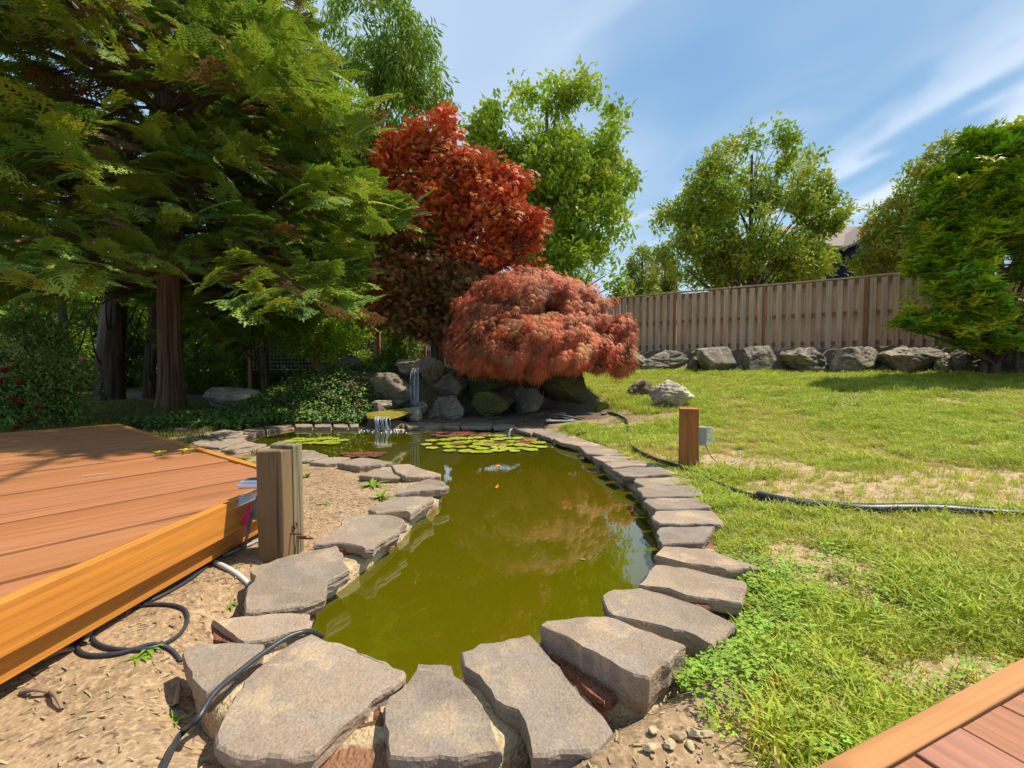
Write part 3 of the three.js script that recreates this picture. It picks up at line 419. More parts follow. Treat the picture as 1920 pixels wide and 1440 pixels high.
{
  const fx = z => -1.295 + (-z - 1.174) * 0.0746, C1 = [fx(-2.47), -2.47], C2 = [-4.0, -4.65], C3 = [-7.6, -0.02], poly = [[fx(0.7) - 0.045, 0.7], [C1[0] - 0.045, C1[1]], C2, C3, [-7.6, 0.7]];
  const g = thing('wooden_deck', 'large orange-stained wooden deck with diagonal boards beside the pond', 'deck', V(-2.5, 0, -2));
  deckBoards(g, poly, 0.614, -0.789, DH, 0.142, 0.012, M.deck, 3);
  part(g, 'fascia', beam(V(fx(0.7) - 0.02, DH + 0.004, 0.7), V(C1[0] - 0.02, DH + 0.004, C1[1] - 0.02), 0.040, 0.142), M.fascia);
  part(g, 'lower_fascia', beam(V(fx(0.7) - 0.062, DH - 0.139, 0.7), V(C1[0] - 0.062, DH - 0.139, C1[1]), 0.036, 0.09), M.fascia);
  part(g, 'edge_trim', beam(V(C1[0] - 0.01, DH + 0.007, C1[1] - 0.03), V(C2[0] - 0.01, DH + 0.007, C2[1] - 0.03), 0.045, 0.09), M.fascia);
  part(g, 'edge_trim', beam(V(C2[0], DH + 0.005, C2[1] - 0.03), V(C3[0], DH + 0.005, C3[1] - 0.03), 0.04, 0.09), M.fascia);
  for (const z of [-1.05, -1.95, 0.1]) part(g, 'support_block', beam(V(fx(z) - 0.15, DH - 0.226, z - 0.05), V(fx(z) - 0.15, DH - 0.226, z + 0.04), 0.09, 0.16), M.fascia);
  for (const [x, z] of [[-2.6, -3.2], [-3.7, -4.1], [-4.8, -2.8], [-3.0, -1.4]]) part(g, 'support_block', beam(V(x, DH - 0.035, z - 0.05), V(x, DH - 0.035, z + 0.05), 0.1, 0.36), M.fascia);
}
{ // the corner of a second deck on the right
  const g = thing('wooden_platform', 'corner of a reddish-brown wooden platform with a pale edge board by the grass', 'deck', V(1.4, 0, -0.6)), h = 0.30;
  const a = onY(1560, 1422, h), b = onY(1920, 1233, h), d = b.clone().sub(a).normalize(), n = V(-d.z, 0, d.x); if (n.z < 0) n.negate();
  const A = a.clone().addScaledVector(d, -0.15), B = a.clone().addScaledVector(d, 2.4), q = (p, k) => { const r = p.clone().addScaledVector(n, k); return [r.x, r.z]; };
  deckBoards(g, [q(A, 0.052), q(B, 0.052), q(B, 1.3), q(A, 1.3)], n.x, n.z, h, 0.142, 0.006, [std({ color: C(0.60, 0.24, 0.14), map: T.wood, bumpMap: T.woodB, bumpScale: 0.002, roughness: 0.7 }), std({ color: C(0.58, 0.22, 0.10), map: T.wood, bumpMap: T.woodB, bumpScale: 0.002, roughness: 0.7 })], 9);
  part(g, 'edge_board', beam(A.clone().addScaledVector(n, 0.024).setY(h + 0.004), B.clone().addScaledVector(n, 0.024).setY(h + 0.004), 0.046, 0.14), std({ color: C(0.74, 0.34, 0.12), map: T.wood, bumpMap: T.woodB, bumpScale: 0.001 }));
  for (const k of [0.2, 1.2, 2.1]) { const p = A.clone().addScaledVector(d, k).addScaledVector(n, 0.2); part(g, 'support_block', beam(V(p.x, h - 0.035, p.z - 0.05), V(p.x, h - 0.035, p.z + 0.05), 0.1, 0.34), M.fascia); }
}

// ---------------------------------------------------------------- posts, boxes, cables
{
  const b = onGround(506, 1050), c = V(b.x + 0.022, 0, b.z - 0.05), g = thing('timber_post', 'short weathered post of two old grey-brown timbers bolted together beside the deck', 'post', V(c.x, ground(c.x, c.z) - 0.02, c.z));
  const q = new THREE.Quaternion().setFromAxisAngle(V(0, 1, 0), -0.10), put = geo => { geo.applyQuaternion(q); return geo.translate(c.x, 0, c.z); };
  const timber = (w, h, d, x, z, seed) => { const geo = new RoundedBoxGeometry(w, h, d, 3, 0.006), p = geo.attributes.position, R = rng(seed); for (let i = 0; i < p.count; i++) { const y = p.getY(i); if (y > h / 2 - 0.008) p.setY(i, y + (noise3(p.getX(i) * 60, p.getZ(i) * 60, seed) - 0.6) * 0.018); } geo.computeVertexNormals(); const u = boxUV(geo, 1); const uv = u.attributes.uv; for (let i = 0; i < uv.count; i++) uv.setXY(i, uv.getY(i) * 0.6, uv.getX(i) * 0.9 + seed * 0.37); return put(u.translate(x, h / 2 - 0.03, z)); };
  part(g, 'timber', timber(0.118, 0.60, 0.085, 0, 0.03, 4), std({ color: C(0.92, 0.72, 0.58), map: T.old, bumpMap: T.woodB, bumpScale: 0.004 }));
  part(g, 'timber', timber(0.114, 0.612, 0.078, 0.003, -0.058, 9), M.old);
  for (const [y, z, l] of [[0.185, 0.012, 0.055], [0.155, -0.035, 0.05], [0.142, -0.05, 0.075]]) part(g, 'bolt', put(new THREE.CylinderGeometry(0.0045, 0.0045, l, 10).rotateZ(Math.PI / 2).translate(0.064 + l / 2 - 0.008, y, z)), M.rust);
  part(g, 'chain_link', put(new THREE.TorusGeometry(0.012, 0.004, 6, 14).rotateY(Math.PI / 2).translate(0.069, 0.215, -0.012)), M.rust);
  // outlet on the left side of the post
  const o = thing('outlet_box', 'open silver outdoor outlet cover with a pink ribbon on the old timber post', 'outlet', V(c.x - 0.09, DH, c.z));
  const box = (w, h, d, r = 0.006) => new RoundedBoxGeometry(w, h, d, 3, r), rel = (geo, x, y, z, rz = 0, rx = 0, ry = 0) => put(geo.rotateX(rx).rotateZ(rz).rotateY(ry).translate(x, y, z));
  const Y = (at(450, 925, -c.z).y);
  part(o, 'back_box', rel(box(0.045, 0.13, 0.075), -0.085, Y - 0.05, 0.0), M.grey);
  const lid = part(o, 'cover', rel(box(0.115, 0.026, 0.085, 0.011), -0.115, Y + 0.042, 0.01, 0.03), M.metal);
  part(lid, 'cover_ridge', rel(box(0.090, 0.016, 0.062, 0.007), -0.118, Y + 0.058, 0.008, 0.03).translate(o.position.x - 0, o.position.y, o.position.z).translate(-o.position.x, -o.position.y, -o.position.z), M.metal, o.position);
  part(o, 'hinge', rel(new THREE.CylinderGeometry(0.006, 0.006, 0.07, 10).rotateX(Math.PI / 2), -0.066, Y + 0.02, 0.01), M.metal);
  part(o, 'flap', rel(box(0.165, 0.006, 0.075, 0.003), -0.145, Y - 0.022, 0.045, 0.42, 0.55), M.metal);
  const pts = [[-0.10, 0.0, 0.05], [-0.108, -0.05, 0.055], [-0.118, -0.10, 0.052]], acc = []; for (let i = 0; i < 2; i++) { const w0 = 0.006 + 0.014 * i, w1 = 0.02 + 0.016 * i, [x0, y0, z0] = pts[i], [x1, y1, z1] = pts[i + 1]; const A = V(x0 - w0, Y - 0.03 + y0, z0), B = V(x0 + w0, Y - 0.03 + y0, z0 + 0.01), Cc = V(x1 - w1, Y - 0.03 + y1, z1), D = V(x1 + w1 * 0.5, Y - 0.03 + y1, z1 + 0.012); tri(acc, A, B, Cc); tri(acc, B, D, Cc); }
  part(o, 'ribbon', put(accGeo(acc)), std({ color: C(0.75, 0.02, 0.20), side: THREE.DoubleSide, roughness: 0.6 }));
  // cables
  const gp = (list, lift) => list.map(([x, y, h]) => h !== undefined ? onY(x, y, h) : onGround(x, y, lift));
  const top = V(c.x - 0.085, Y - 0.06, c.z + 0.075);
  solo('power_cable', tube([top, V(top.x - 0.015, 0.16, top.z + 0.03), ...gp([[444, 1020], [400, 1056], [330, 1106], [265, 1137], [215, 1152], [182, 1176], [176, 1205], [215, 1221], [285, 1219], [335, 1195], [352, 1165], [345, 1146], [312, 1137], [258, 1140], [200, 1158], [152, 1193], [143, 1213], [162, 1232], [225, 1229], [290, 1212], [320, 1222], [340, 1245]], 0.008)], 0.0062, 220, 8), M.cable, 'dark power cable looped on the bare soil beside the deck', 'cable');
  solo('power_cable', tube(gp([[270, 1560], [312, 1460], [342, 1400], [368, 1352, 0.1], [400, 1302, 0.118], [450, 1258, 0.118], [500, 1220, 0.118], [545, 1192, 0.118], [572, 1184, 0.112], [600, 1190, 0.03], [612, 1196, -0.08]], 0.035), 0.0075, 60, 8), M.cable, 'dark cable running along the seam between the near flagstones into the pond', 'cable');
  solo('power_cable', tube(gp([[500, 1010], [470, 1024], [440, 1037], [420, 1046]], 0.01), 0.006, 40, 8), M.grey, 'short grey cable on the soil between deck and timber post', 'cable');
  solo('white_pipe', tube(gp([[404, 1058], [425, 1068], [448, 1082], [468, 1100]], 0.008), 0.0105, 20, 10), M.white, 'short white plastic pipe half buried in soil near the flagstones', 'pipe');
  solo('pink_scrap', boxUV(new RoundedBoxGeometry(0.02, 0.035, 0.008, 2, 0.003).translate(...onGround(418, 1044, 0.015).toArray())), M.pink, 'small pink plastic scrap on the soil at the deck edge', 'scrap');
  // sticks and chips
  const st = (a, b, r, label) => { const p = onGround(...a, r), q2 = onGround(...b, r), m = p.clone().lerp(q2, 0.5).add(V(0.008, 0.012, 0.006)); solo('dry_stick', taperTube([p, m, q2], r, r * 0.6, 8, 7, 0.4, a[0]), std({ color: C(0.42, 0.29, 0.19), map: T.wood }), label, 'stick'); };
  st([158, 1212], [187, 1160], 0.009, 'pale dry stick leaning inside the cable loop'); st([82, 1240], [138, 1222], 0.010, 'thick dry stick lying under the deck edge'); st([40, 1302], [96, 1304], 0.007, 'thin dry twig on bare soil below the deck'); st([92, 1300], [117, 1335], 0.007, 'forked dry twig on bare soil near the flagstones'); st([330, 1330], [336, 1285], 0.009, 'dark root sticking out below the flagstone');
}
{ // orange post on the lawn, with its outlet
  const b = onGround(1290, 874), s = -b.z / F, w = 33 * s, h = 110 * s, g = thing('lawn_post', 'short square orange-brown wooden post standing in the lawn', 'post', b.clone());
  const geo = new RoundedBoxGeometry(w, h + 0.12, w, 3, 0.004), u = boxUV(geo, 1), uv = u.attributes.uv; for (let i = 0; i < uv.count; i++) uv.setXY(i, uv.getY(i) * 0.6, uv.getX(i) * 0.9);
  part(g, 'shaft', u.rotateY(-0.30).translate(b.x, b.y + h / 2 - 0.06, b.z), std({ color: C(0.62, 0.215, 0.05), map: T.wood, bumpMap: T.woodB, bumpScale: 0.002 }));
  const o = thing('outlet_box', 'grey outdoor outlet box with a clear cover on the orange lawn post', 'outlet', V(b.x + w * 0.75, b.y + 0.2, b.z)), R = (x0, y0) => at(x0, y0, -b.z - 0.005);
  const p = R(1314, 817); part(o, 'back_box', boxUV(new RoundedBoxGeometry(0.085, 0.155, 0.07, 3, 0.006).rotateY(-0.30).translate(p.x, p.y, p.z)), std({ color: C(0.5, 0.5, 0.47), roughness: 0.5 }));
  const p2 = R(1328, 815); part(o, 'cover', boxUV(new RoundedBoxGeometry(0.05, 0.14, 0.085, 3, 0.01).rotateY(-0.30).translate(p2.x, p2.y, p2.z + 0.03)), phys({ color: C(0.85, 0.87, 0.86), roughness: 0.12, transmission: 0.75, thickness: 0 }));
  part(o, 'conduit', taperTube([R(1308, 832), R(1309, 850), onGround(1310, 874)], 0.009, 0.009, 8, 8), M.grey);
  solo('grey_cord', tube([R(1321, 828), R(1330, 850), ...[[1345, 868], [1365, 874], [1383, 866], [1386, 850], [1380, 842]].map(([x, y]) => onGround(x, y, 0.008))], 0.0055, 50, 6), M.grey, 'thin grey cord hanging from the lawn outlet into the grass', 'cord');
}
{ // hose: smooth near the pump, ribbed where it crosses the lawn
  const smooth = [[1160, 783], [1172, 790], [1177, 808], [1175, 826], [1188, 846], [1225, 866], [1262, 878], [1300, 893], [1345, 914], [1390, 933], [1420, 941]].map(([x, y]) => onGround(x, y, 0.028)), rib = [[1420, 941], [1470, 952], [1540, 960], [1620, 967], [1700, 967], [1780, 969], [1850, 975], [1925, 980], [2010, 990]].map(([x, y]) => onGround(x, y, 0.036));
  const g = thing('pond_hose', 'long black pond hose, ribbed at one end, lying across the lawn', 'hose', smooth[5].clone());
  part(g, 'smooth_hose', tube(smooth, 0.019, 90, 12), M.black);
  const c = new THREE.CatmullRomCurve3(rib), L = c.getLength(), n = Math.round(L / 0.007), fr = c.computeFrenetFrames(n, false), pos = [], idx = [], S = 12;
  for (let i = 0; i <= n; i++) { const p = c.getPointAt(i / n), r = 0.031 + 0.0036 * (i % 2 ? 1 : -1); for (let j = 0; j < S; j++) { const a = j / S * 6.2832, q = p.clone().addScaledVector(fr.normals[i], Math.cos(a) * r).addScaledVector(fr.binormals[i], Math.sin(a) * r); pos.push(q.x, q.y, q.z); } }
  for (let i = 0; i < n; i++) for (let j = 0; j < S; j++) { const a = i * S + j, b = i * S + (j + 1) % S; idx.push(a, a + S, b, b, a + S, b + S); }
  part(g, 'ribbed_hose', geoFrom(pos, idx), M.black);
  // pump and its bits at the far edge
  const p = onGround(1050, 790), k = thing('pond_pump', 'black pond pump with tangled fittings lying behind the far flagstones', 'pump', p.clone());
  part(k, 'housing', rockGeo(77, 0.30, 0.09, 0.17, 9, 6, 0.05).translate(p.x, p.y, p.z), M.black); part(k, 'cap', new THREE.CylinderGeometry(0.05, 0.06, 0.07, 18).translate(p.x + 0.03, p.y + 0.09, p.z), M.black);
  part(k, 'base_plate', boxUV(new RoundedBoxGeometry(0.42, 0.025, 0.2, 2, 0.01).translate(p.x, p.y + 0.02, p.z + 0.05)), M.grey); part(k, 'fitting', tube([V(p.x - 0.2, p.y + 0.03, p.z), V(p.x - 0.1, p.y + 0.1, p.z + 0.05), V(p.x + 0.1, p.y + 0.08, p.z + 0.08), V(p.x + 0.3, p.y + 0.03, p.z + 0.02)], 0.014, 24, 8), M.black);
  solo('black_pipe', tube([[1128, 779], [1140, 777], [1155, 780], [1164, 784]].map(([x, y]) => onGround(x, y, 0.02)), 0.02, 16, 8), M.black, 'short piece of black pipe in the grass between pump and hose', 'pipe');
}
{ // things lying about
  const p = onGround(341, 811, 0.0); solo('pink_block', boxUV(new RoundedBoxGeometry(0.16, 0.055, 0.09, 3, 0.015).rotateY(0.2).translate(p.x, p.y + 0.03, p.z)), std({ color: C(0.62, 0.25, 0.36), roughness: 0.7 }), 'pink block lying on the ground beyond the deck corner', 'block');
  const q = onGround(1766, 857); solo('wood_chip', boxUV(new RoundedBoxGeometry(0.135, 0.02, 0.035, 2, 0.004).rotateZ(-0.2).rotateY(-0.35).translate(q.x, q.y + 0.02, q.z)), M.old, 'small piece of grey split wood on the worn lawn', 'wood piece');
  const w = onGround(1622, 871); solo('white_stone', rockGeo(31, 0.085, 0.055, 0.06, 9, 6, 0.08).translate(w.x, w.y - 0.005, w.z), std({ color: C(0.72, 0.62, 0.45) }), 'small pale stone on the worn lawn', 'stone');
  const e = onGround(1253, 836); solo('white_stone', rockGeo(35, 0.06, 0.03, 0.05, 9, 5, 0.08).translate(e.x, e.y, e.z), std({ color: C(0.72, 0.66, 0.55) }), 'pale pebble in the grass between hose and lawn post', 'stone');
  const R = rng(61); for (let i = 0; i < 7; i++) { const k = onGround(1200 + R() * 130, 1325 + R() * 90); solo('mortar_lump', rockGeo(400 + i, 0.015 + R() * 0.028, 0.010 + R() * 0.016, 0.015 + R() * 0.02, 10, 5, 0.15).translate(k.x, k.y, k.z), M.conc, 'crumbled lump of pale mortar on the soil below the thick flagstone', 'mortar', 'mortar lumps below the coping'); }
}

// ---------------------------------------------------------------- boulders
const alongFence = (px, off) => { const k = (px - W / 2) / F; // point on the line parallel to the fence at that distance
  const o = FENCE0.clone().addScaledVector(FNOR, off), t = (k * -o.z - o.x) / (FDIR.x + k * FDIR.z); return o.addScaledVector(FDIR, t); };
[[1098, 1150, 676, 703, 'low grey boulder at the maple end of the row under the fence', 101, {}], [1140, 1184, 676, 703, 'pale broken boulder beside the red maple in the row under the fence', 102, { mat: 'rockPale' }], [1174, 1234, 654, 703, 'dark tilted boulder next to the maple in the row under the fence', 103, { roll: 0.25 }], [1202, 1305, 658, 704, 'rounded grey boulder in the row under the fence', 104, {}],
  [1309, 1396, 650, 704, 'square flat-topped boulder in the row under the fence', 105, { flat: 0.62, planes: 14, rough: 0.05 }], [1393, 1478, 650, 704, 'dark block-like boulder with a flat top and stained face under the fence', 106, { flat: 0.68, planes: 14, rough: 0.05 }], [1472, 1580, 652, 703, 'brown boulder with a sloping top under the fence', 107, { roll: -0.1 }],
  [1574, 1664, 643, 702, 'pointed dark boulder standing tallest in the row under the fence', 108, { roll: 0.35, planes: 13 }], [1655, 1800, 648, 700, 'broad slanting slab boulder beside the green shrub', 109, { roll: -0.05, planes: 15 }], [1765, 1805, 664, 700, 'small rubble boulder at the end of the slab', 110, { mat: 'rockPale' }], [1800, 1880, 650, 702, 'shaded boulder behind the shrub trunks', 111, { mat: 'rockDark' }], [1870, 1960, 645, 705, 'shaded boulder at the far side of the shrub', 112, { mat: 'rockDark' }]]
  .forEach(([x0, x1, yt, yb, label, seed, o]) => { const p = alongFence((x0 + x1) / 2, 1.35); boulder('boulder', label, x0 - 5, x1 + 6, yt - 3, yb, -p.z, 0.75, seed, M[o.mat ?? 'rock'], { turn: 0.6, group: 'boulders along the fence', rough: 0.12, ...o, sink: 0.12 }); });
[[1290, 1320, 668, 700, 113], [1385, 1402, 662, 690, 114], [1655, 1690, 660, 680, 115]].forEach(([x0, x1, yt, yb, seed]) => { const p = alongFence((x0 + x1) / 2, 1.15); boulder('wedge_stone', 'small wedge stone filling a gap between the boulders under the fence', x0, x1, yt, yb, -p.z, 0.8, seed, M.rock, { cat: 'stone', group: 'wedge stones between boulders', detail: 8 }); });
{
  const D1 = -onGround(1266, 767).z, D2 = -onGround(1206, 744).z;
  boulder('boulder', 'pale whitish rounded boulder on the lawn behind the orange post', 1227, 1308, 712, 769, D1, 0.85, 121, std({ color: C(3.0, 2.8, 2.45), map: T.rock, bumpMap: T.rockB, bumpScale: 0.02 }), { planes: 30, rough: 0.10 });
  boulder('boulder', 'small brown boulder on the lawn beside the whitish one', 1180, 1234, 712, 746, D2, 0.8, 122, M.rockBrown, { planes: 14 });
  boulder('boulder', 'large mossy green-brown boulder under the red laceleaf maple', 1014, 1106, 694, 754, 7.55, 0.9, 123, M.rockMoss, { planes: 15 });
  boulder('boulder', 'grey slanting boulder beside the big conifer trunk', 378, 502, 727, 778, 8.0, 0.7, 124, M.rockPale, { planes: 13, roll: -0.06 });
  boulder('boulder', 'pale flat rock lying in the ground cover', 560, 642, 722, 760, 8.0, 0.9, 125, M.rockPale, { planes: 14, roll: 0.25 });
  boulder('boulder', 'dark pointed rock on the mound by the wire fence', 632, 684, 668, 712, 8.7, 0.8, 126, M.rockDark, { planes: 13 });
}
// waterfall rocks
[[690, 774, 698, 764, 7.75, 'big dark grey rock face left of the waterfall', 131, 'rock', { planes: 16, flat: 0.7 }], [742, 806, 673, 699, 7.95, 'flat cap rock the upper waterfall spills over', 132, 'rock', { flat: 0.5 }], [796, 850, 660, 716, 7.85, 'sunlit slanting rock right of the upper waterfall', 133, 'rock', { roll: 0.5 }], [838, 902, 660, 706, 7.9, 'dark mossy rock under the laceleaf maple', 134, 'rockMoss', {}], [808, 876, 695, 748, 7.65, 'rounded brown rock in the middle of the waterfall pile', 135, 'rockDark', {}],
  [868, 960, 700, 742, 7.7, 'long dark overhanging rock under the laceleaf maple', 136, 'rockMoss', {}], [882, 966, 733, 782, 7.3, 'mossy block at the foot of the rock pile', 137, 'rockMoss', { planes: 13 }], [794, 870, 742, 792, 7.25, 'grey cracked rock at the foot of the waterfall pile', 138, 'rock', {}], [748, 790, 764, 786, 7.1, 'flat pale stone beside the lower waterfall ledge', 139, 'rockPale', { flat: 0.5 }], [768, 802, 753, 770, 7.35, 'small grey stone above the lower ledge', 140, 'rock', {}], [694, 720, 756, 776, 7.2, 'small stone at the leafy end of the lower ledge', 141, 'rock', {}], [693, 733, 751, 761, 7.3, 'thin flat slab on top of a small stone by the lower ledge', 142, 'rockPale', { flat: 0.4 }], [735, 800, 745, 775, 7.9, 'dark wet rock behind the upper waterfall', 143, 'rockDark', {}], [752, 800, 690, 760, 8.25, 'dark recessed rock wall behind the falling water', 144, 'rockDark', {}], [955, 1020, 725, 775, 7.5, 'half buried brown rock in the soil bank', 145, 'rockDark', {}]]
  .forEach(([x0, x1, yt, yb, D, label, seed, m, o]) => boulder('waterfall_rock', label, x0, x1, yt, yb, D, 0.8, seed, M[m], { group: 'rocks of the waterfall', cat: 'rock', ...o }));
{ // lower ledge, its pool and the two falls
  const a = at(671, 800, 6.62), b = at(760, 800, 6.62), g = thing('waterfall_ledge', 'mossy yellow-green stone ledge with dark front that the lower waterfall spills over', 'ledge', V((a.x + b.x) / 2, 0, a.z));
  const w = b.x - a.x, topY = at(700, 783, 6.62).y;
  part(g, 'ledge_slab', rockGeo(151, w * 1.04, 0.075, 0.80, 16, 14, 0.05, 0.45).rotateX(0.11).translate((a.x + b.x) / 2, topY - 0.035, a.z - 0.36), std({ color: C(3.4, 3.1, 1.2), map: T.moss, bumpMap: T.rockB, bumpScale: 0.01, roughness: 0.35 }));
  part(g, 'front_wall', rockGeo(152, w * 0.98, topY + 0.15, 0.5, 8, 10, 0.05).translate((a.x + b.x) / 2, -0.18, a.z - 0.30), M.rockDark);
  const wm = phys({ color: C(0.80, 0.86, 0.90), roughness: 0.15, transmission: 0.72, thickness: 0, side: THREE.DoubleSide });
  const fall = (x0, x1, yt, yb, Dt, Db, n, seed) => { const R = rng(seed), list = []; for (let i = 0; i < n; i++) { const x = lerp(x0, x1, (i + R()) / n), p = at(x, yt, Dt), e = at(x + (R() - 0.5) * 5, yb, Db), m = p.clone().lerp(e, 0.3); m.y += 0.03 * R(); m.z += 0.05; m.x += (R() - 0.5) * 0.04; list.push(taperTube([p, m, e], 0.002 + 0.004 * R(), 0.002 + 0.006 * R(), 14, 5, 1.6, i + seed)); } return merge(list); };
  solo('waterfall', fall(772, 785, 690, 757, 7.62, 7.45, 9, 3), wm, 'thin upper waterfall running down between dark rocks', 'waterfall');
  solo('waterfall', fall(704, 731, 781, 807, 6.6, 6.52, 14, 8), wm, 'short lower waterfall dripping from the mossy ledge into the pond', 'waterfall');
  const R = rng(17), foam = []; for (let i = 0; i < 60; i++) { const p = onY(672 + R() * 90, 806 + R() * 6, 0.004); foam.push(new THREE.IcosahedronGeometry(0.004 + R() * 0.008, 1).translate(p.x, p.y, p.z)); }
  solo('splash_foam', merge(foam), phys({ color: C(0.9, 0.9, 0.88), roughness: 0.3, transmission: 0.3, thickness: 0 }), 'white bubbles on the water under the lower waterfall', 'foam', null, 'stuff');
  const j = at(961, 804, 6.3), j2 = onY(954, 815, 0); solo('water_jet', taperTube([j, j.clone().lerp(j2, 0.5).add(V(0, 0.03, 0)), j2], 0.008, 0.014, 8, 7, 0.8, 3), wm, 'small white spout pouring from the stone edge onto the lily pads', 'spout');
}

// ---------------------------------------------------------------- lily pads and fish
{
  const R = rng(71), pm = [[0.44, 0.50, 0.04], [0.52, 0.57, 0.06], [0.38, 0.45, 0.03], [0.50, 0.48, 0.06]].map(c => std({ color: C(...c), roughness: 0.35 })), rm = [[0.28, 0.10, 0.05], [0.22, 0.09, 0.06]].map(c => std({ color: C(...c), roughness: 0.4 }));
  const pad = (r, seed) => { const q = rng(seed), pos = [0, 0.003, 0], idx = [], n = 26, a0 = q() * 6.28, gap = 0.3; for (let k = 1; k <= 2; k++) for (let i = 0; i <= n; i++) { const a = a0 + gap / 2 + (6.2832 - gap) * i / n, rr = r * k / 2 * (1 + 0.04 * Math.sin(a * 5 + seed)); pos.push(Math.cos(a) * rr, k === 2 ? 0.005 + 0.006 * q() : 0.004, Math.sin(a) * rr); } for (let i = 0; i < n; i++) { idx.push(0, 2 + i, 1 + i); const a = 1 + i, b = a + n + 1; idx.push(a, a + 1, b, a + 1, b + 1, b); } return geoFrom(pos, idx); };
  const put = (px, py, r, mats, label, group) => { const p = onY(px, py, 0), m = new THREE.Mesh(pad(r, Math.floor(R() * 1e6)), mats[Math.floor(R() * mats.length)]); m.position.set(p.x, 0.004 + R() * 0.004, p.z); m.name = numbered('lily_pad'); tag(m, label, 'lily pad', group); scene.add(shade(m)); };
  const placed = [], field = (n, fn, rpx, mats, label, group, sep) => { let k = 0; for (let tries = 0; k < n && tries < 4000; tries++) { const [x, y] = fn(); if (placed.some(([a, b]) => Math.hypot(a - x, (b - y) * 3.1) < sep)) continue; placed.push([x, y]); k++; const D = -onY(x, y, 0).z; put(x, y, rpx * (0.75 + 0.45 * R()) * D / F, mats, label, group); } };
  const inE = (cx, cy, rx, ry) => () => { for (; ;) { const x = R() * 2 - 1, y = R() * 2 - 1; if (x * x + y * y < 1) return [cx + x * rx, cy + y * ry]; } };
  field(44, inE(912, 834, 114, 16), 14, pm, 'round yellow-green lily pad in the large floating patch', 'green lily pads of the large patch', 19);
  field(6, inE(930, 830, 90, 12), 15, rm, 'brownish lily pad among the green ones of the large patch', 'brown lily pads of the large patch', 9);
  field(16, inE(870, 816, 62, 5), 12, rm, 'reddish lily pad floating between the large patch and the waterfall', 'reddish lily pads near the far edge', 11);
  field(14, inE(590, 828, 52, 6), 13, pm, 'dull green lily pad in the small patch behind the timber post', 'green lily pads of the small patch', 14);
  field(7, inE(680, 853, 40, 4), 14, rm, 'reddish lily pad beside the flagstone point', 'reddish lily pads by the flagstone point', 14);
  const fish = (px, py, turn, label) => { const p = onY(px, py, 0), g = thing('goldfish', label, 'fish', V(p.x, -0.016, p.z)), L = 0.11, pos = [], idx = [], n = 12, S = 10; for (let i = 0; i <= n; i++) { const t = i / n, r = 0.02 * Math.pow(Math.sin(Math.PI * Math.pow(t, 0.7)), 0.8) * (1 - 0.3 * t) + 0.001; for (let j = 0; j < S; j++) { const a = j / S * 6.283; pos.push((t - 0.4) * L, Math.sin(a) * r * 1.3, Math.cos(a) * r * 0.8); } } for (let i = 0; i < n; i++) for (let j = 0; j < S; j++) { const a = i * S + j, b = i * S + (j + 1) % S; idx.push(a, b, a + S, b, b + S, a + S); }
    const mat = std({ color: C(0.95, 0.16, 0.01), roughness: 0.4, side: THREE.DoubleSide }), mk = (n2, ge) => { ge.rotateY(turn); const m = new THREE.Mesh(ge, mat); m.name = n2; g.add(shade(m)); };
    mk('body', geoFrom(pos, idx)); const acc = []; tri(acc, V(0.058, 0, 0), V(0.1, 0.024, 0.008), V(0.086, 0, 0)); tri(acc, V(0.058, 0, 0), V(0.086, 0, 0), V(0.1, -0.024, -0.008)); mk('tail_fin', accGeo(acc)); const ac2 = []; tri(ac2, V(-0.01, 0.022, 0), V(0.03, 0.018, 0), V(0.015, 0.04, 0)); mk('back_fin', accGeo(ac2)); };
  fish(933, 873, 0.4, 'small orange goldfish just off the large lily pad patch'); fish(932, 912, 1.2, 'orange goldfish in open water between lily pads and flagstones');
  const q = onY(1087, 1048, 0.003), acc = []; leaf(acc, q, V(1, 0, 0.3), V(0, 1, 0), 0.03, 0.016, 0.2, 0); solo('floating_leaf', accGeo(acc), std({ color: C(0.62, 0.24, 0.04), side: THREE.DoubleSide }), 'single orange leaf floating on the pond', 'leaf');
}

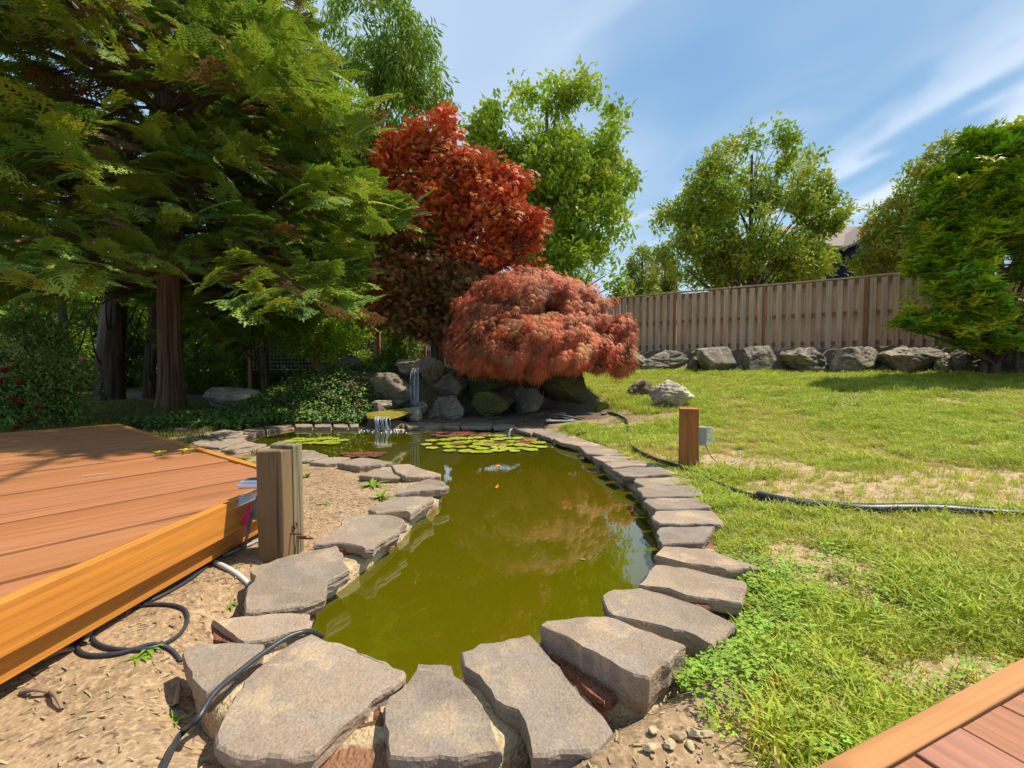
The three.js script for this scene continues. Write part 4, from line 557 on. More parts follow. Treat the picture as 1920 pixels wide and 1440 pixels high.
// ---------------------------------------------------------------- cedar fence on the boulder terrace
{
  const base = 1.36, Hf = 1.83, g = thing('cedar_fence', 'long weathered cedar board fence standing behind the row of boulders', 'fence', FENCE0.clone().setY(base)), R = rng(81);
  const turnF = Math.atan2(-FDIR.z, FDIR.x), put = (geo, t, y, off) => { geo.rotateY(turnF); const p = FENCE0.clone().addScaledVector(FDIR, t).addScaledVector(FNOR, off); return geo.translate(p.x, y, p.z); };
  const tOf = px => { const k = (px - W / 2) / F; return (k * -FENCE0.z - FENCE0.x) / (FDIR.x + k * FDIR.z); };
  const posts = [tOf(1085), tOf(1264), tOf(1430), tOf(1619), tOf(1850), tOf(2160)], picket = [0, 1, 2, 3].map(i => board(0.138, Hf + 0.02, 0.018, 0.003, true));
  picket.forEach((p, i) => { const uv = p.attributes.uv; for (let k = 0; k < uv.count; k++) uv.setXY(k, uv.getX(k) * 0.5 + i * 0.31, uv.getY(k) * 0.9 + i * 0.47); });
  for (let s = 0; s < posts.length - 1; s++) {
    const t0 = posts[s], t1 = posts[s + 1], n = Math.round((t1 - t0) / 0.225), st = (t1 - t0) / n;
    for (let i = 0; i < n; i++) {
      const f = new THREE.Mesh(picket[Math.floor(R() * 4)], M.fence[Math.floor(R() * 5)]), p = FENCE0.clone().addScaledVector(FDIR, t0 + (i + 0.62) * st).addScaledVector(FNOR, 0.05); f.position.set(p.x - g.position.x, -0.08 + (Hf + 0.02) / 2 + (R() - 0.5) * 0.012, p.z - g.position.z); f.rotation.set(0, turnF, (R() - 0.5) * 0.008, 'YXZ'); f.name = 'picket'; g.add(shade(f));
      const q = FENCE0.clone().addScaledVector(FDIR, t0 + (i + 1.12) * st).addScaledVector(FNOR, -0.05), b = new THREE.Mesh(picket[Math.floor(R() * 4)], M.fence[Math.floor(R() * 5)]); if (i < n - 1) { b.position.set(q.x - g.position.x, -0.08 + (Hf + 0.02) / 2, q.z - g.position.z); b.rotation.set(0, turnF, (R() - 0.5) * 0.008, 'YXZ'); b.name = 'back_picket'; g.add(shade(b)); }
    }
    for (const y of [0.16, 0.92, Hf - 0.12]) part(g, 'rail', put(boxUV(new RoundedBoxGeometry(t1 - t0 - 0.1, 0.085, 0.04, 1, 0.003), 1), (t0 + t1) / 2, base + y, 0), M.cedar);
    part(g, 'cap_board', put(boxUV(new RoundedBoxGeometry(t1 - t0 - 0.005, 0.035, 0.14, 1, 0.004), 1), (t0 + t1) / 2, base + Hf - 0.02 + (s % 2) * 0.012, 0), M.fence[0]);
  }
  for (const t of posts) part(g, 'post', put(boxUV(new RoundedBoxGeometry(0.095, Hf + 0.25, 0.095, 1, 0.004), 1, true), t, base + Hf / 2 - 0.16, 0.022), M.cedar);
}
// ---------------------------------------------------------------- wire fence on the mound
{
  const P = [[470, 655, 712, 11.6], [594, 640, 705, 11.2], [710, 622, 694, 10.9], [796, 630, 676, 10.7], [905, 628, 680, 10.5]].map(([x, yt, yb, D]) => [at(x, yt, D), at(x, yb, D)]), g = thing('wire_fence', 'wire mesh fence with orange-brown wooden posts on the mound behind the waterfall', 'fence', P[2][1].clone());
  for (const [t, b] of P) { const gy = ground(b.x, b.z); part(g, 'post', boxUV(new RoundedBoxGeometry(0.085, t.y - gy + 0.25, 0.085, 1, 0.004).translate(b.x, (t.y + gy - 0.25) / 2, b.z), 1, true), M.cedar); }
  const list = [], wire = (a, b, r) => { const l = a.distanceTo(b), k = new THREE.BoxGeometry(r, r, l); k.applyQuaternion(quatFrom(b.clone().sub(a), V(0, 1, 0.01))); k.translate((a.x + b.x) / 2, (a.y + b.y) / 2, (a.z + b.z) / 2); list.push(k); };
  for (let s = 0; s < P.length - 1; s++) { const a0 = P[s][1].clone().setY(0.85), b0 = P[s + 1][1].clone().setY(0.85); for (let k = 0; k < 9; k++) wire(a0.clone().setY(0.82 + k * 0.095), b0.clone().setY(0.82 + k * 0.095), 0.0065); const n = Math.round(a0.distanceTo(b0) / 0.1); for (let k = 1; k < n; k++) { const p = a0.clone().lerp(b0, k / n); p.z += 0.006; wire(p.clone().setY(0.80), p.clone().setY(1.6), 0.0055); } }
  const m = part(g, 'wire_mesh', merge(list), std({ color: C(0.55, 0.55, 0.53), roughness: 0.5, metalness: 0.3 })); m.userData.kind = 'stuff';
}
{ // old plank fence in the shade on the left
  const a = at(-260, 760, 9.2), b = at(84, 758, 9.6), g = thing('plank_fence', 'low tan plank fence in the shade behind the rose bushes', 'fence', V(a.x, 0.05, a.z)), n = 22, R = rng(91), h = at(40, 655, 9.5).y - 0.05;
  for (let i = 0; i < n; i++) { const p = a.clone().lerp(b, (i + 0.5) / n); part(g, 'plank', boxUV(new RoundedBoxGeometry(a.distanceTo(b) / n - 0.008, h, 0.02, 1, 0.003).rotateY(-Math.atan2(b.z - a.z, b.x - a.x)).translate(p.x, 0.05 + h / 2 + (R() - 0.5) * 0.01, p.z), 1, true), M.fence[Math.floor(R() * 5)]); }
  part(g, 'top_rail', beam(V(a.x, 0.06 + h + 0.05, a.z), V(b.x, 0.06 + h + 0.05, b.z), 0.09, 0.05), M.old);
}
// ---------------------------------------------------------------- neighbouring buildings
{
  const g = thing('garden_shed', 'low neighbouring building with a light grey shingle roof beyond the wire fence', 'building', at(720, 680, 15.5).setY(0.8)), roofM = std({ color: C(0.34, 0.34, 0.36), map: T.shingle, roughness: 0.95 }), wallM = std({ color: C(0.55, 0.55, 0.52), map: T.fence, roughness: 0.9 });
  const e0 = at(545, 643, 15), e1 = at(860, 648, 15), r0 = at(520, 588, 18), r1 = at(880, 596, 18);
  const roof = geoFrom([...e0.toArray(), ...e1.toArray(), ...r1.toArray(), ...r0.toArray(), e0.x, e0.y - 0.1, e0.z, e1.x, e1.y - 0.1, e1.z, r1.x, r1.y - 0.1, r1.z, r0.x, r0.y - 0.1, r0.z], [0, 1, 2, 0, 2, 3, 4, 6, 5, 4, 7, 6, 0, 4, 5, 0, 5, 1, 1, 5, 6, 1, 6, 2, 3, 7, 4, 3, 4, 0, 2, 6, 7, 2, 7, 3], false, [0, 0, 5, 0, 5, 3, 0, 3, 0, 0, 5, 0, 5, 3, 0, 3]);
  part(g, 'roof', roof, roofM);
  part(g, 'eave_board', beam(e0.clone().add(V(0, -0.02, 0.03)), e1.clone().add(V(0, -0.02, 0.03)), 0.04, 0.16), M.white);
  const w = e1.x - e0.x - 0.5; part(g, 'wall', boxUV(new THREE.BoxGeometry(w, e0.y - 0.4, 2.6).translate((e0.x + e1.x) / 2, (e0.y - 0.4) / 2 + 0.28, e0.z - 1.7), 1, true), wallM);
  const n = 30; for (let i = 0; i < n; i++) part(g, 'batten', boxUV(new RoundedBoxGeometry(0.09, e0.y - 0.5, 0.03, 1, 0.004).translate(lerp(e0.x + 0.35, e1.x - 0.35, i / (n - 1)), (e0.y - 0.5) / 2 + 0.3, e0.z - 0.38)), M.white);
  const h = thing('white_picket_panel', 'strip of whitish palings seen above the grey shingle roof', 'fence', at(625, 600, 19).setY(1)); for (let i = 0; i < 22; i++) { const p = at(588 + i * 3.4, 590 + i * 0.3, 19); part(h, 'paling', boxUV(new RoundedBoxGeometry(0.055, p.y - 0.8, 0.02, 1, 0.003).translate(p.x, (p.y + 0.8) / 2, p.z)), M.white); }
}
{
  const D = 27, c = at(1600, 520, D), g = thing('navy_house', 'dark navy house with a brown shingle gable roof behind the fence trees', 'house', c.clone().setY(1.36)), navy = std({ color: C(0.035, 0.045, 0.075), roughness: 0.7 }), roofM = std({ color: C(0.40, 0.31, 0.24), map: T.shingle, roughness: 0.95 }), x0 = at(1520, 500, D).x, x1 = at(1860, 500, D).x, ye = at(1540, 462, D).y, yr = at(1650, 425, D).y, z = c.z;
  part(g, 'wall', boxUV(new THREE.BoxGeometry(x1 - x0, ye - 1.2, 8).translate((x0 + x1) / 2, (ye + 1.2) / 2, z - 4)), navy);
  for (let i = 0; i < 22; i++) part(g, 'siding_board', boxUV(new RoundedBoxGeometry(x1 - x0 + 0.04, 0.19, 0.03, 1, 0.006).rotateX(-0.08).translate((x0 + x1) / 2, 1.5 + i * 0.2, z + 0.02)), navy);
  const slab = (a, b, cc, d) => { const up = 0.14, P = [a, b, cc, d], pos = []; P.forEach(p => pos.push(p.x, p.y, p.z)); P.forEach(p => pos.push(p.x, p.y - up, p.z)); return geoFrom(pos, [0, 1, 2, 0, 2, 3, 4, 6, 5, 4, 7, 6, 0, 4, 5, 0, 5, 1, 1, 5, 6, 1, 6, 2, 2, 6, 7, 2, 7, 3, 3, 7, 4, 3, 4, 0], false, [0, 0, 4, 0, 4, 3, 0, 3, 0, 0, 4, 0, 4, 3, 0, 3]); };
  part(g, 'roof', slab(V(x0 - 0.5, ye - 0.1, z + 0.5), V(x1 + 0.5, ye - 0.1, z + 0.5), V(x1 + 0.5, yr + 1.2, z - 4), V(x0 - 0.5, yr + 1.2, z - 4)), roofM);
  part(g, 'fascia_board', beam(V(x0 - 0.5, ye - 0.09, z + 0.52), V(x1 + 0.5, ye - 0.09, z + 0.52), 0.05, 0.22), std({ color: C(0.45, 0.40, 0.34) }));
  // gabled wing
  const gx = at(1648, 450, D).x, gy = at(1648, 425, D).y + 0.35, hw = 2.2; const pos = [gx - hw, 1.3, z + 1.2, gx + hw, 1.3, z + 1.2, gx + hw, gy - 1.5, z + 1.2, gx, gy, z + 1.2, gx - hw, gy - 1.5, z + 1.2, gx - hw, 1.3, z - 1, gx + hw, 1.3, z - 1, gx + hw, gy - 1.5, z - 1, gx, gy, z - 1, gx - hw, gy - 1.5, z - 1]; part(g, 'gable_wall', boxUV(geoFrom(pos, [0, 1, 2, 0, 2, 4, 2, 3, 4, 1, 6, 7, 1, 7, 2, 0, 4, 9, 0, 9, 5], false)), navy);
  for (const s of [-1, 1]) part(g, 'gable_roof', slab(V(gx + s * (hw + 0.4), gy - 1.7, z + 1.6), V(gx, gy + 0.12, z + 1.6), V(gx, gy + 0.12, z - 2), V(gx + s * (hw + 0.4), gy - 1.7, z - 2)), roofM);
}

// ---------------------------------------------------------------- grass and ground cover
function tuft(seed, n, h, spread, w, lean) { const R = rng(seed), acc = []; for (let i = 0; i < n; i++) { const a = R() * 6.283, p = V(Math.cos(a) * spread * R(), 0, Math.sin(a) * spread * R()), b = R() * 6.283, l = lean * (0.3 + R()), hh = h * (0.5 + 0.7 * R()), m = p.clone().add(V(Math.cos(b) * l * hh * 0.35, hh * 0.6, Math.sin(b) * l * hh * 0.35)), e = p.clone().add(V(Math.cos(b) * l * hh, hh * (1 - 0.3 * l), Math.sin(b) * l * hh)), s = V(-Math.sin(b), 0, Math.cos(b)).multiplyScalar(w * 0.5); tri(acc, p.clone().sub(s), p.clone().add(s), m.clone().add(s)); tri(acc, p.clone().sub(s), m.clone().add(s), m.clone().sub(s)); tri(acc, m.clone().sub(s), m.clone().add(s), e); } return accGeo(acc); }
{
  const R = rng(301), green = [], dry = [], clover = [];
  const G1 = [0.44, 0.50, 0.035], G2 = [0.60, 0.61, 0.07], G3 = [0.30, 0.43, 0.03], S1 = [0.72, 0.59, 0.25], S2 = [0.60, 0.48, 0.18];
  const zone = (n, x0, x1, z0, z1, size, keep) => { for (let i = 0; i < n; i++) {
    const x = lerp(x0, x1, R()), z = lerp(z0, z1, R()); if (Math.abs(x) > 1.22 * -z + 0.35 || !keep(x, z)) continue;
    const lw = lawnWeight(x, z); if (R() > lw) continue; const b = bare(x, z); if (R() < b * 0.93) continue;
    const dr = dryness(x, z), s = size * (0.7 + 0.6 * R()) * (R() < 0.1 ? 1.6 : 1) * (0.75 + 0.5 * fbm(x * 3, z * 3, 40, 2)) * (b > 0.2 ? 0.8 : 1), p = V(x, ground(x, z) - 0.004, z);
    if (R() < 0.06 + dr * 0.70) dry.push({ p, q: yawQ(R, 0.5), s, c: tint(mixc(S1, S2, R()), 0.85 + 0.3 * R(), R, 0.06) });
    else green.push({ p, q: yawQ(R, 0.3), s, c: tint(mixc(mixc(G1, G2, R()), G3, R() * 0.6 * (1 - dr)), 0.8 + 0.4 * R(), R, 0.1) });
  } };
  zone(75000, 0.4, 4.5, -3.4, -0.7, 0.85, () => true);
  zone(85000, 0.5, 8, -6.5, -3.4, 0.95, () => true);
  zone(110000, 0, 15, -14.5, -6.5, 1.25, (x, z) => z > -14.5);
  // clover and weeds by the near right coping
  for (let i = 0; i < 16000; i++) { const x = lerp(0.45, 1.5, R()), z = lerp(-2.1, -0.75, R()); const s = pondDist(x, z); if (s < 0.3) continue; const w = clamp(1 - (s - 0.3) / 0.30) * sstep(0.3, 0.6, fbm(x * 6, z * 6, 55, 3) + 0.1) + 0.12 * sstep(0.5, 0.7, fbm(x * 5, z * 5, 58, 3)); if (R() > w * 0.7) continue; clover.push({ p: V(x, ground(x, z), z), q: yawQ(R, 0.4), s: 0.7 + 0.7 * R(), c: tint([0.26, 0.40, 0.04], 0.7 + 0.6 * R(), R, 0.12) }); }
  const gm = leafMat([1, 1, 1], 0.48, 0.7);
  tag(instances(scene, 'lawn_grass', tuft(11, 14, 0.062, 0.032, 0.0036, 0.95), gm, green), 'short yellow-green lawn grass', 'grass');
  tag(instances(scene, 'dry_grass', tuft(12, 12, 0.045, 0.03, 0.003, 1.2), gm, dry), 'dry straw-coloured grass mixed into the lawn', 'grass');
  const cl = []; { const q = rng(77); for (let i = 0; i < 4; i++) { const b = V((q() - 0.5) * 0.035, 0.02 + 0.035 * q(), (q() - 0.5) * 0.035); for (let k = 0; k < 3; k++) { const a = k * 2.094 + q(); leaf(cl, b, V(Math.cos(a), 0.15, Math.sin(a)), V(0, 1, 0), 0.0068, 0.0065, 0.15, 0.1, [[0, 0.3], [0.6, 1], [1, 0.5]]); } } }
  tag(instances(scene, 'clover', accGeo(cl), leafMat([1, 1, 1], 0.3, 0.7), clover), 'green clover and weeds beside the near flagstones', 'clover');
  // daisies
  const daisies = []; for (let i = 0; i < 420; i++) { const u = R() * 6.283, k = Math.sqrt(R()), p0 = onGround(1560 + Math.cos(u) * k * 75 + (R() < 0.25 ? (R() - 0.5) * 500 : 0), 757 + Math.sin(u) * k * 11 + (R() < 0.2 ? -20 + R() * 40 : 0), 0.05); if (lawnWeight(p0.x, p0.z) < 0.5) continue; daisies.push({ p: p0, q: yawQ(R, 0.5), s: 0.8 + 0.5 * R() }); }
  const da = []; for (let k = 0; k < 7; k++) { const a = k * 0.898; leaf(da, V(), V(Math.cos(a), 0.1, Math.sin(a)), V(0, 1, 0), 0.011, 0.008, 0, 0); } tag(instances(scene, 'clover_flowers', accGeo(da), std({ color: C(0.85, 0.85, 0.75), side: THREE.DoubleSide }), daisies), 'tiny white flowers scattered in the lawn', 'flowers');
  // ground cover on the bank left of the waterfall
  const iv = []; { const q = rng(87); for (let i = 0; i < 9; i++) leaf(iv, V((q() - 0.5) * 0.10, 0.02 + q() * 0.08, (q() - 0.5) * 0.10), V(q() - 0.5, 0.35 * q(), q() - 0.5).normalize(), V(q() * 0.4 - 0.2, 1, q() * 0.4 - 0.2), 0.05, 0.032, 0.2, 0.2, [[0, 0], [0.4, 1], [1, 0]]); }
  const ivy = []; for (let i = 0; i < 9000; i++) { const x = lerp(-5.6, -1.75, R()), z = lerp(-9.2, -6.2, R()); const s = pondDist(x, z); if (s < 0.33) continue; const w = sstep(-5.9, -4.4, x) * (1 - sstep(-2.25, -1.8, x)) * (1 - sstep(7.9, 8.9, -z)) * sstep(0.28, 0.5, fbm(x * 1.6, z * 1.6, 66, 3) + 0.12); if (R() > w) continue; ivy.push({ p: V(x, ground(x, z) - 0.01, z), q: yawQ(R, 0.5), s: 0.75 + 0.6 * R(), c: tint([0.14, 0.22, 0.05], 0.75 + 0.7 * R(), R, 0.12) }); }
  tag(instances(scene, 'ground_cover', accGeo(iv), leafMat([1, 1, 1], 0.25, 0.4), ivy), 'glossy green periwinkle ground cover on the bank left of the waterfall', 'ground cover');
  // thin shaded grass on the left and on the mound
  const sh = []; for (let i = 0; i < 14000; i++) { const x = lerp(-9, 0.5, R()), z = lerp(-11, -4.5, R()), s = pondDist(x, z); if (s < 0.35 || inPoly(x, z, [V(-1.2, 0, -2.4), V(-4.1, 0, -4.75), V(-8, 0, 0.1), V(-1.2, 0, 0)])) continue; if (R() > 0.7 * sstep(0.44, 0.62, fbm(x * 1.2, z * 1.2, 71, 3) + (x < -3.5 ? 0.1 : 0) - (x > -1.8 && z > -7.9 ? 0.12 : 0))) continue; sh.push({ p: V(x, ground(x, z), z), q: yawQ(R, 0.4), s: 0.9 + 0.6 * R(), c: tint(mixc([0.20, 0.24, 0.03], [0.36, 0.30, 0.10], R()), 0.8 + 0.4 * R(), R) }); }
  tag(instances(scene, 'shade_grass', tuft(14, 12, 0.06, 0.035, 0.004, 0.8), gm, sh), 'sparse shaded grass under the conifers and on the mound', 'grass');
  // litter on the bare soil
  const lit = []; for (let i = 0; i < 5200; i++) { const x = lerp(-2.6, 0.9, R()), z = lerp(-3.4, -0.6, R()), s = pondDist(x, z); if (s < 0.30 || lawnWeight(x, z) > 0.4) continue; lit.push({ p: V(x, ground(x, z) + 0.003, z), q: yawQ(R, 0.6), s: 0.5 + 1.0 * R(), c: tint(mixc([0.62, 0.46, 0.26], [0.30, 0.18, 0.10], R() * R()), 0.8 + 0.4 * R(), R) }); }
  tag(instances(scene, 'bark_litter', new THREE.BoxGeometry(0.018, 0.0022, 0.0035), std({ color: C(1, 1, 1) }), lit), 'fine dry litter and wood bits on the bare soil', 'litter');
}
// small weeds
{
  const R = rng(311), mat = leafMat([0.22, 0.33, 0.03], 0.3, 0.6);
  const weed = (px, py, s, n, label, up = 0.6) => { const p = onGround(px, py), acc = []; for (let i = 0; i < n; i++) { const a = i * 2.4 + R(), d = V(Math.cos(a), up * (0.4 + R()), Math.sin(a)).normalize(); leaf(acc, p.clone(), d, V(0, 1, 0), s * (0.6 + 0.6 * R()), s * 0.28, 0.25, 0.35, [[0, 0.15], [0.5, 1], [1, 0]]); } solo('weed', accGeo(acc), mat, label, 'weed'); };
  weed(430, 1135, 0.035, 14, 'small leafy weed beside the big flagstone by the post', 0.3); weed(280, 1215, 0.045, 18, 'sprig of weed growing through the cable loop', 0.4); weed(262, 1232, 0.04, 10, 'low weed on the soil below the cable loop', 0.3); weed(697, 912, 0.11, 16, 'bright dandelion plant by the concrete rim', 0.6); weed(716, 935, 0.08, 20, 'yellow-green tuft against the inside of the rim', 1.2); weed(575, 895, 0.08, 8, 'thin weed at the foot of the rim near the timber post', 1.3); weed(608, 945, 0.06, 10, 'low weed on the bare soil inside the bend', 0.3); weed(455, 862, 0.09, 16, 'leafy weed between the deck corner and flagstones', 0.6); weed(475, 868, 0.08, 14, 'second leafy weed beside the timber post', 0.6); weed(532, 1000, 0.05, 8, 'tiny weed on the soil behind the timber post', 0.5); weed(330, 1352, 0.035, 9, 'broad green leaf sprouting under the flagstone edge', 0.9); weed(295, 803, 0.10, 14, 'weed on the ground beyond the deck corner', 0.5); weed(1010, 784, 0.14, 12, 'grass clump beside the pump', 1.8); weed(930, 786, 0.10, 12, 'green weed behind the far flagstones', 1.2); weed(985, 790, 0.09, 10, 'small weed at the far coping', 1.0);
  const yl = leafMat([0.55, 0.55, 0.03], 0.3, 0.6), sp = (px, py, s, label) => { const p = onY(px, py, DH + 0.006), acc = []; for (let i = 0; i < 5; i++) { const a = i * 1.3; leaf(acc, p.clone().add(V(0, 0.012, 0)), V(Math.cos(a), 0.5, Math.sin(a)).normalize(), V(0, 1, 0), s, s * 0.4, 0.2, 0.3); } leaf(acc, p, V(0.1, 1, 0), V(0, 0, 1), 0.02, 0.003); solo('fallen_sprig', accGeo(acc), yl, label, 'sprig'); };
  sp(300, 852, 0.045, 'small green sprig lying on the deck'); sp(351, 848, 0.055, 'yellow-green sprig at the deck edge board');
  const tw = onY(155, 893, DH + 0.005); solo('fallen_twig', taperTube([tw, tw.clone().add(V(0.05, 0.003, -0.03)), tw.clone().add(V(0.1, 0, -0.075))], 0.003, 0.002, 6, 5), std({ color: C(0.75, 0.6, 0.35) }), 'pale straw lying on the deck boards', 'twig');
}

// ---------------------------------------------------------------- trees
const CL = { broad: broadClump(1, 26, 0.30, 0.17, 0.085, 0.5), broadSmall: broadClump(2, 26, 0.22, 0.11, 0.06, 0.4), broadBig: broadClump(3, 22, 0.36, 0.22, 0.11, 0.5), maple: palmClump(4, 16, 0.20, 0.092, 5, 0.30, 0.35), lace: laceClump(5, 8, 0.10, 0.15), whorl: whorlClump(6, 3, 0.16, 0.056), hang: broadClump(8, 20, 0.28, 0.20, 0.05, 1.3) };
function conifer(name, label, base, top, r0, seed, lenFn, h0, tilt, cols, browns, n = 7, step = 0.42, barkMat = M.bark) {
  const g = thing(name, label, 'tree', base), R = rng(seed), br = [], list = [], H0 = top.y - base.y, hi = new THREE.CatmullRomCurve3([base.clone().add(V(0, -0.15, 0)), base.clone().lerp(top, 0.3), base.clone().lerp(top, 0.6), top]);
  // trunk with a flared, fluted foot
  { const pos = [], uv = [], idx = [], seg = 40, S = 26; for (let i = 0; i <= seg; i++) { const t = Math.pow(i / seg, 1.5), p = hi.getPoint(t), hgt = p.y - base.y, r = r0 * (1 - 0.86 * t) * (1 + 0.30 * Math.exp(-Math.max(hgt, 0) / 0.22)); for (let j = 0; j <= S; j++) { const a = j / S * 6.2832, rr = r * (1 + 0.10 * (noise3(Math.cos(a) * 3 + seed, Math.sin(a) * 3, hgt * 0.35) - 0.5) + 0.06 * Math.sin(a * 7 + hgt * 0.4)); pos.push(p.x + Math.cos(a) * rr, p.y, p.z + Math.sin(a) * rr); uv.push(j / S * 2, hgt * 0.4); } } for (let i = 0; i < seg; i++) for (let j = 0; j < S; j++) { const a = i * (S + 1) + j, b = a + S + 1; idx.push(a, b, a + 1, b, b + 1, a + 1); } part(g, 'trunk', geoFrom(pos, idx, true, uv), barkMat); }
  for (let h = h0; h < H0 - 0.3; h += step * (0.8 + 0.4 * R())) { const m = n + Math.floor(R() * 3), a0 = R() * 6.283;
    for (let i = 0; i < m; i++) {
      const az = a0 + i / m * 6.283 + (R() - 0.5) * 0.5, L = lenFn(h / H0, az) * (0.7 + 0.45 * R()); if (L < 0.3) continue;
      const s = hi.getPoint(clamp((h + 0.15) / (H0 + 0.15))), d = V(Math.cos(az), 0, Math.sin(az)), rise = tilt + (R() - 0.5) * 0.3, c = new THREE.CatmullRomCurve3([s, s.clone().addScaledVector(d, L * 0.35).add(V(0, L * rise * 0.35, 0)), s.clone().addScaledVector(d, L * 0.7).add(V(0, L * (rise * 0.5 - 0.10), 0)), s.clone().addScaledVector(d, L).add(V(0, L * (rise * 0.45 - 0.22), 0))]);
      br.push(taperTube(c.getPoints(5), 0.012 + L * 0.011, 0.005, 6, 5));
      const side = V(-d.z, 0, d.x), k = Math.round(L * 17);
      for (let j = 0; j < k; j++) { const t = lerp(0.22, 1.0, Math.pow((j + R()) / k, 0.75)), sg = R() < 0.5 ? -1 : 1, sp = (0.30 + 0.30 * L * (1 - t * 0.75)) * Math.sqrt(R()), p = c.getPoint(t).addScaledVector(side, sg * sp); p.y += -0.30 * sp + (R() - 0.5) * 0.34;
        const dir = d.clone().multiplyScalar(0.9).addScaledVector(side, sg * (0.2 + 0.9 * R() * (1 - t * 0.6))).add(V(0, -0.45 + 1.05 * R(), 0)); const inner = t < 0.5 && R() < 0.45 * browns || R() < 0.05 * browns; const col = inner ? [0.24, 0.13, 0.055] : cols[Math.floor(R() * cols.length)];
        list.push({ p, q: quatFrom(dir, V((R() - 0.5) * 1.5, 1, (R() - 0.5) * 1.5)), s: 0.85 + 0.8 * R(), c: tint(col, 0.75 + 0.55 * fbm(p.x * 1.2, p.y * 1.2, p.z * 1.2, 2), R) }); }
    } }
  part(g, 'limbs', merge(br), barkMat);
  instances(g, 'crown', sprayGeo(seed), leafMat([1, 1, 1], 0.48, 0.7), list);
  return g;
}
{
  const b1 = onGround(321, 768), b2 = onGround(392, 742);
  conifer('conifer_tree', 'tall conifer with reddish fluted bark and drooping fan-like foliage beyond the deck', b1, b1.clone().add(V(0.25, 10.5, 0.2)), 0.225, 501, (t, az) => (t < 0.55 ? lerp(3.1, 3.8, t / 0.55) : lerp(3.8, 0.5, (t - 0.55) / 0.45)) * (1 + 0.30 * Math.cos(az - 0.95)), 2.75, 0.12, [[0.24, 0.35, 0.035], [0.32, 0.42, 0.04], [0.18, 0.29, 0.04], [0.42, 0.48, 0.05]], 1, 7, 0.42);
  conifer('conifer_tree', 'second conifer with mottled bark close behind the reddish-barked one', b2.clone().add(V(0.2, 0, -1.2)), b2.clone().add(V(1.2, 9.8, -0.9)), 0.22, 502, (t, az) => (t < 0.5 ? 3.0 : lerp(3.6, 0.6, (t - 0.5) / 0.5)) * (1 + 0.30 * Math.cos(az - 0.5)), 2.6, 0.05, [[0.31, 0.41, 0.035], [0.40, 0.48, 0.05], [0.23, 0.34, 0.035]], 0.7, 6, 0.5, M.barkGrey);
}
// upright red maple
{
  const base = at(822, 668, 9.3); base.y = ground(base.x, base.z);
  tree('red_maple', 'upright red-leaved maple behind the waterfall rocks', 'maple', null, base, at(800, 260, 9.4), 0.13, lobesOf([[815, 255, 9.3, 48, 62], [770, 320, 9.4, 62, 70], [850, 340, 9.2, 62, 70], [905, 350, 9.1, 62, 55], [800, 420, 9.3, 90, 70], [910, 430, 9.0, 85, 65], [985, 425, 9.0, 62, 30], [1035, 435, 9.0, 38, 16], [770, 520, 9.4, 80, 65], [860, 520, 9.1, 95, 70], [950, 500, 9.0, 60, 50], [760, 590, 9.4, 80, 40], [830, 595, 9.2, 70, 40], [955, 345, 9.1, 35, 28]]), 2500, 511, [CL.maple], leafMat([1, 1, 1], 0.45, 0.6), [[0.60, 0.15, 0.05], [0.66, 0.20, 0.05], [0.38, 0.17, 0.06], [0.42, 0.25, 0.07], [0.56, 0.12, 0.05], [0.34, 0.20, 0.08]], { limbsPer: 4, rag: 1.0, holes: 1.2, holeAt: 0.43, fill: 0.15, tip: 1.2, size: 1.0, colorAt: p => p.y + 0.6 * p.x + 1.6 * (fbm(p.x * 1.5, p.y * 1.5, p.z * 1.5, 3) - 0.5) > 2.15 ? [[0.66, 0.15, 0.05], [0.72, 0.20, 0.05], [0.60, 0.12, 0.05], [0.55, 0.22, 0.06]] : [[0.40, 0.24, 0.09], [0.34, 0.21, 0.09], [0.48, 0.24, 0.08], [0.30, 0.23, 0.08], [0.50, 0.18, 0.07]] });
}
// laceleaf maple: overlapping hanging tiers over a dome
function laceTiers() { const R = rng(527), out = []; [[1000, 525, 60, 7.9], [950, 540, 60, 7.75], [1055, 545, 60, 7.8], [905, 575, 50, 7.7], [1005, 565, 70, 7.5], [1100, 580, 60, 7.7], [950, 590, 60, 7.35], [1050, 600, 65, 7.3], [880, 615, 38, 7.55], [1140, 615, 45, 7.7], [1000, 625, 60, 7.15], [915, 640, 50, 7.2], [1095, 635, 55, 7.3], [865, 650, 30, 7.5], [1155, 655, 34, 7.7], [960, 660, 55, 7.0], [1040, 662, 55, 7.0], [1110, 668, 45, 7.35], [895, 672, 42, 7.2], [1165, 678, 22, 7.75], [985, 680, 45, 7.05], [1130, 640, 40, 8.2], [930, 560, 60, 8.3], [1060, 575, 70, 8.4]].forEach(([x, y, r, D]) => out.push([x + (R() - 0.5) * 10, y, D, r * 0.92, 17 + R() * 8, 0.8])); return lobesOf(out); }
{
  const base = at(1010, 712, 8.1); base.y = ground(base.x, base.z);
  tree('laceleaf_maple', 'low dome-shaped laceleaf maple with feathery orange-red leaves over the rocks', 'maple', null, base, at(1000, 590, 8.1), 0.09, laceTiers().concat(lobesOf([[985, 560, 7.8, 95, 42, 0.9], [1060, 580, 7.8, 85, 45, 0.9], [910, 610, 7.7, 52, 52], [1120, 625, 7.8, 58, 52], [1000, 625, 7.5, 115, 55, 0.8], [1060, 650, 7.3, 80, 38], [930, 655, 7.3, 62, 36]])), 5200, 521, [CL.lace], leafMat([1, 1, 1], 0.4, 0.6), [[0.66, 0.17, 0.07], [0.72, 0.24, 0.10], [0.54, 0.14, 0.06], [0.60, 0.28, 0.12], [0.42, 0.15, 0.07]], { limbsPer: 1, rag: 0.9, out: true, size: 0.9, fill: 0.25, holes: 1.6, holeAt: 0.36 });
}
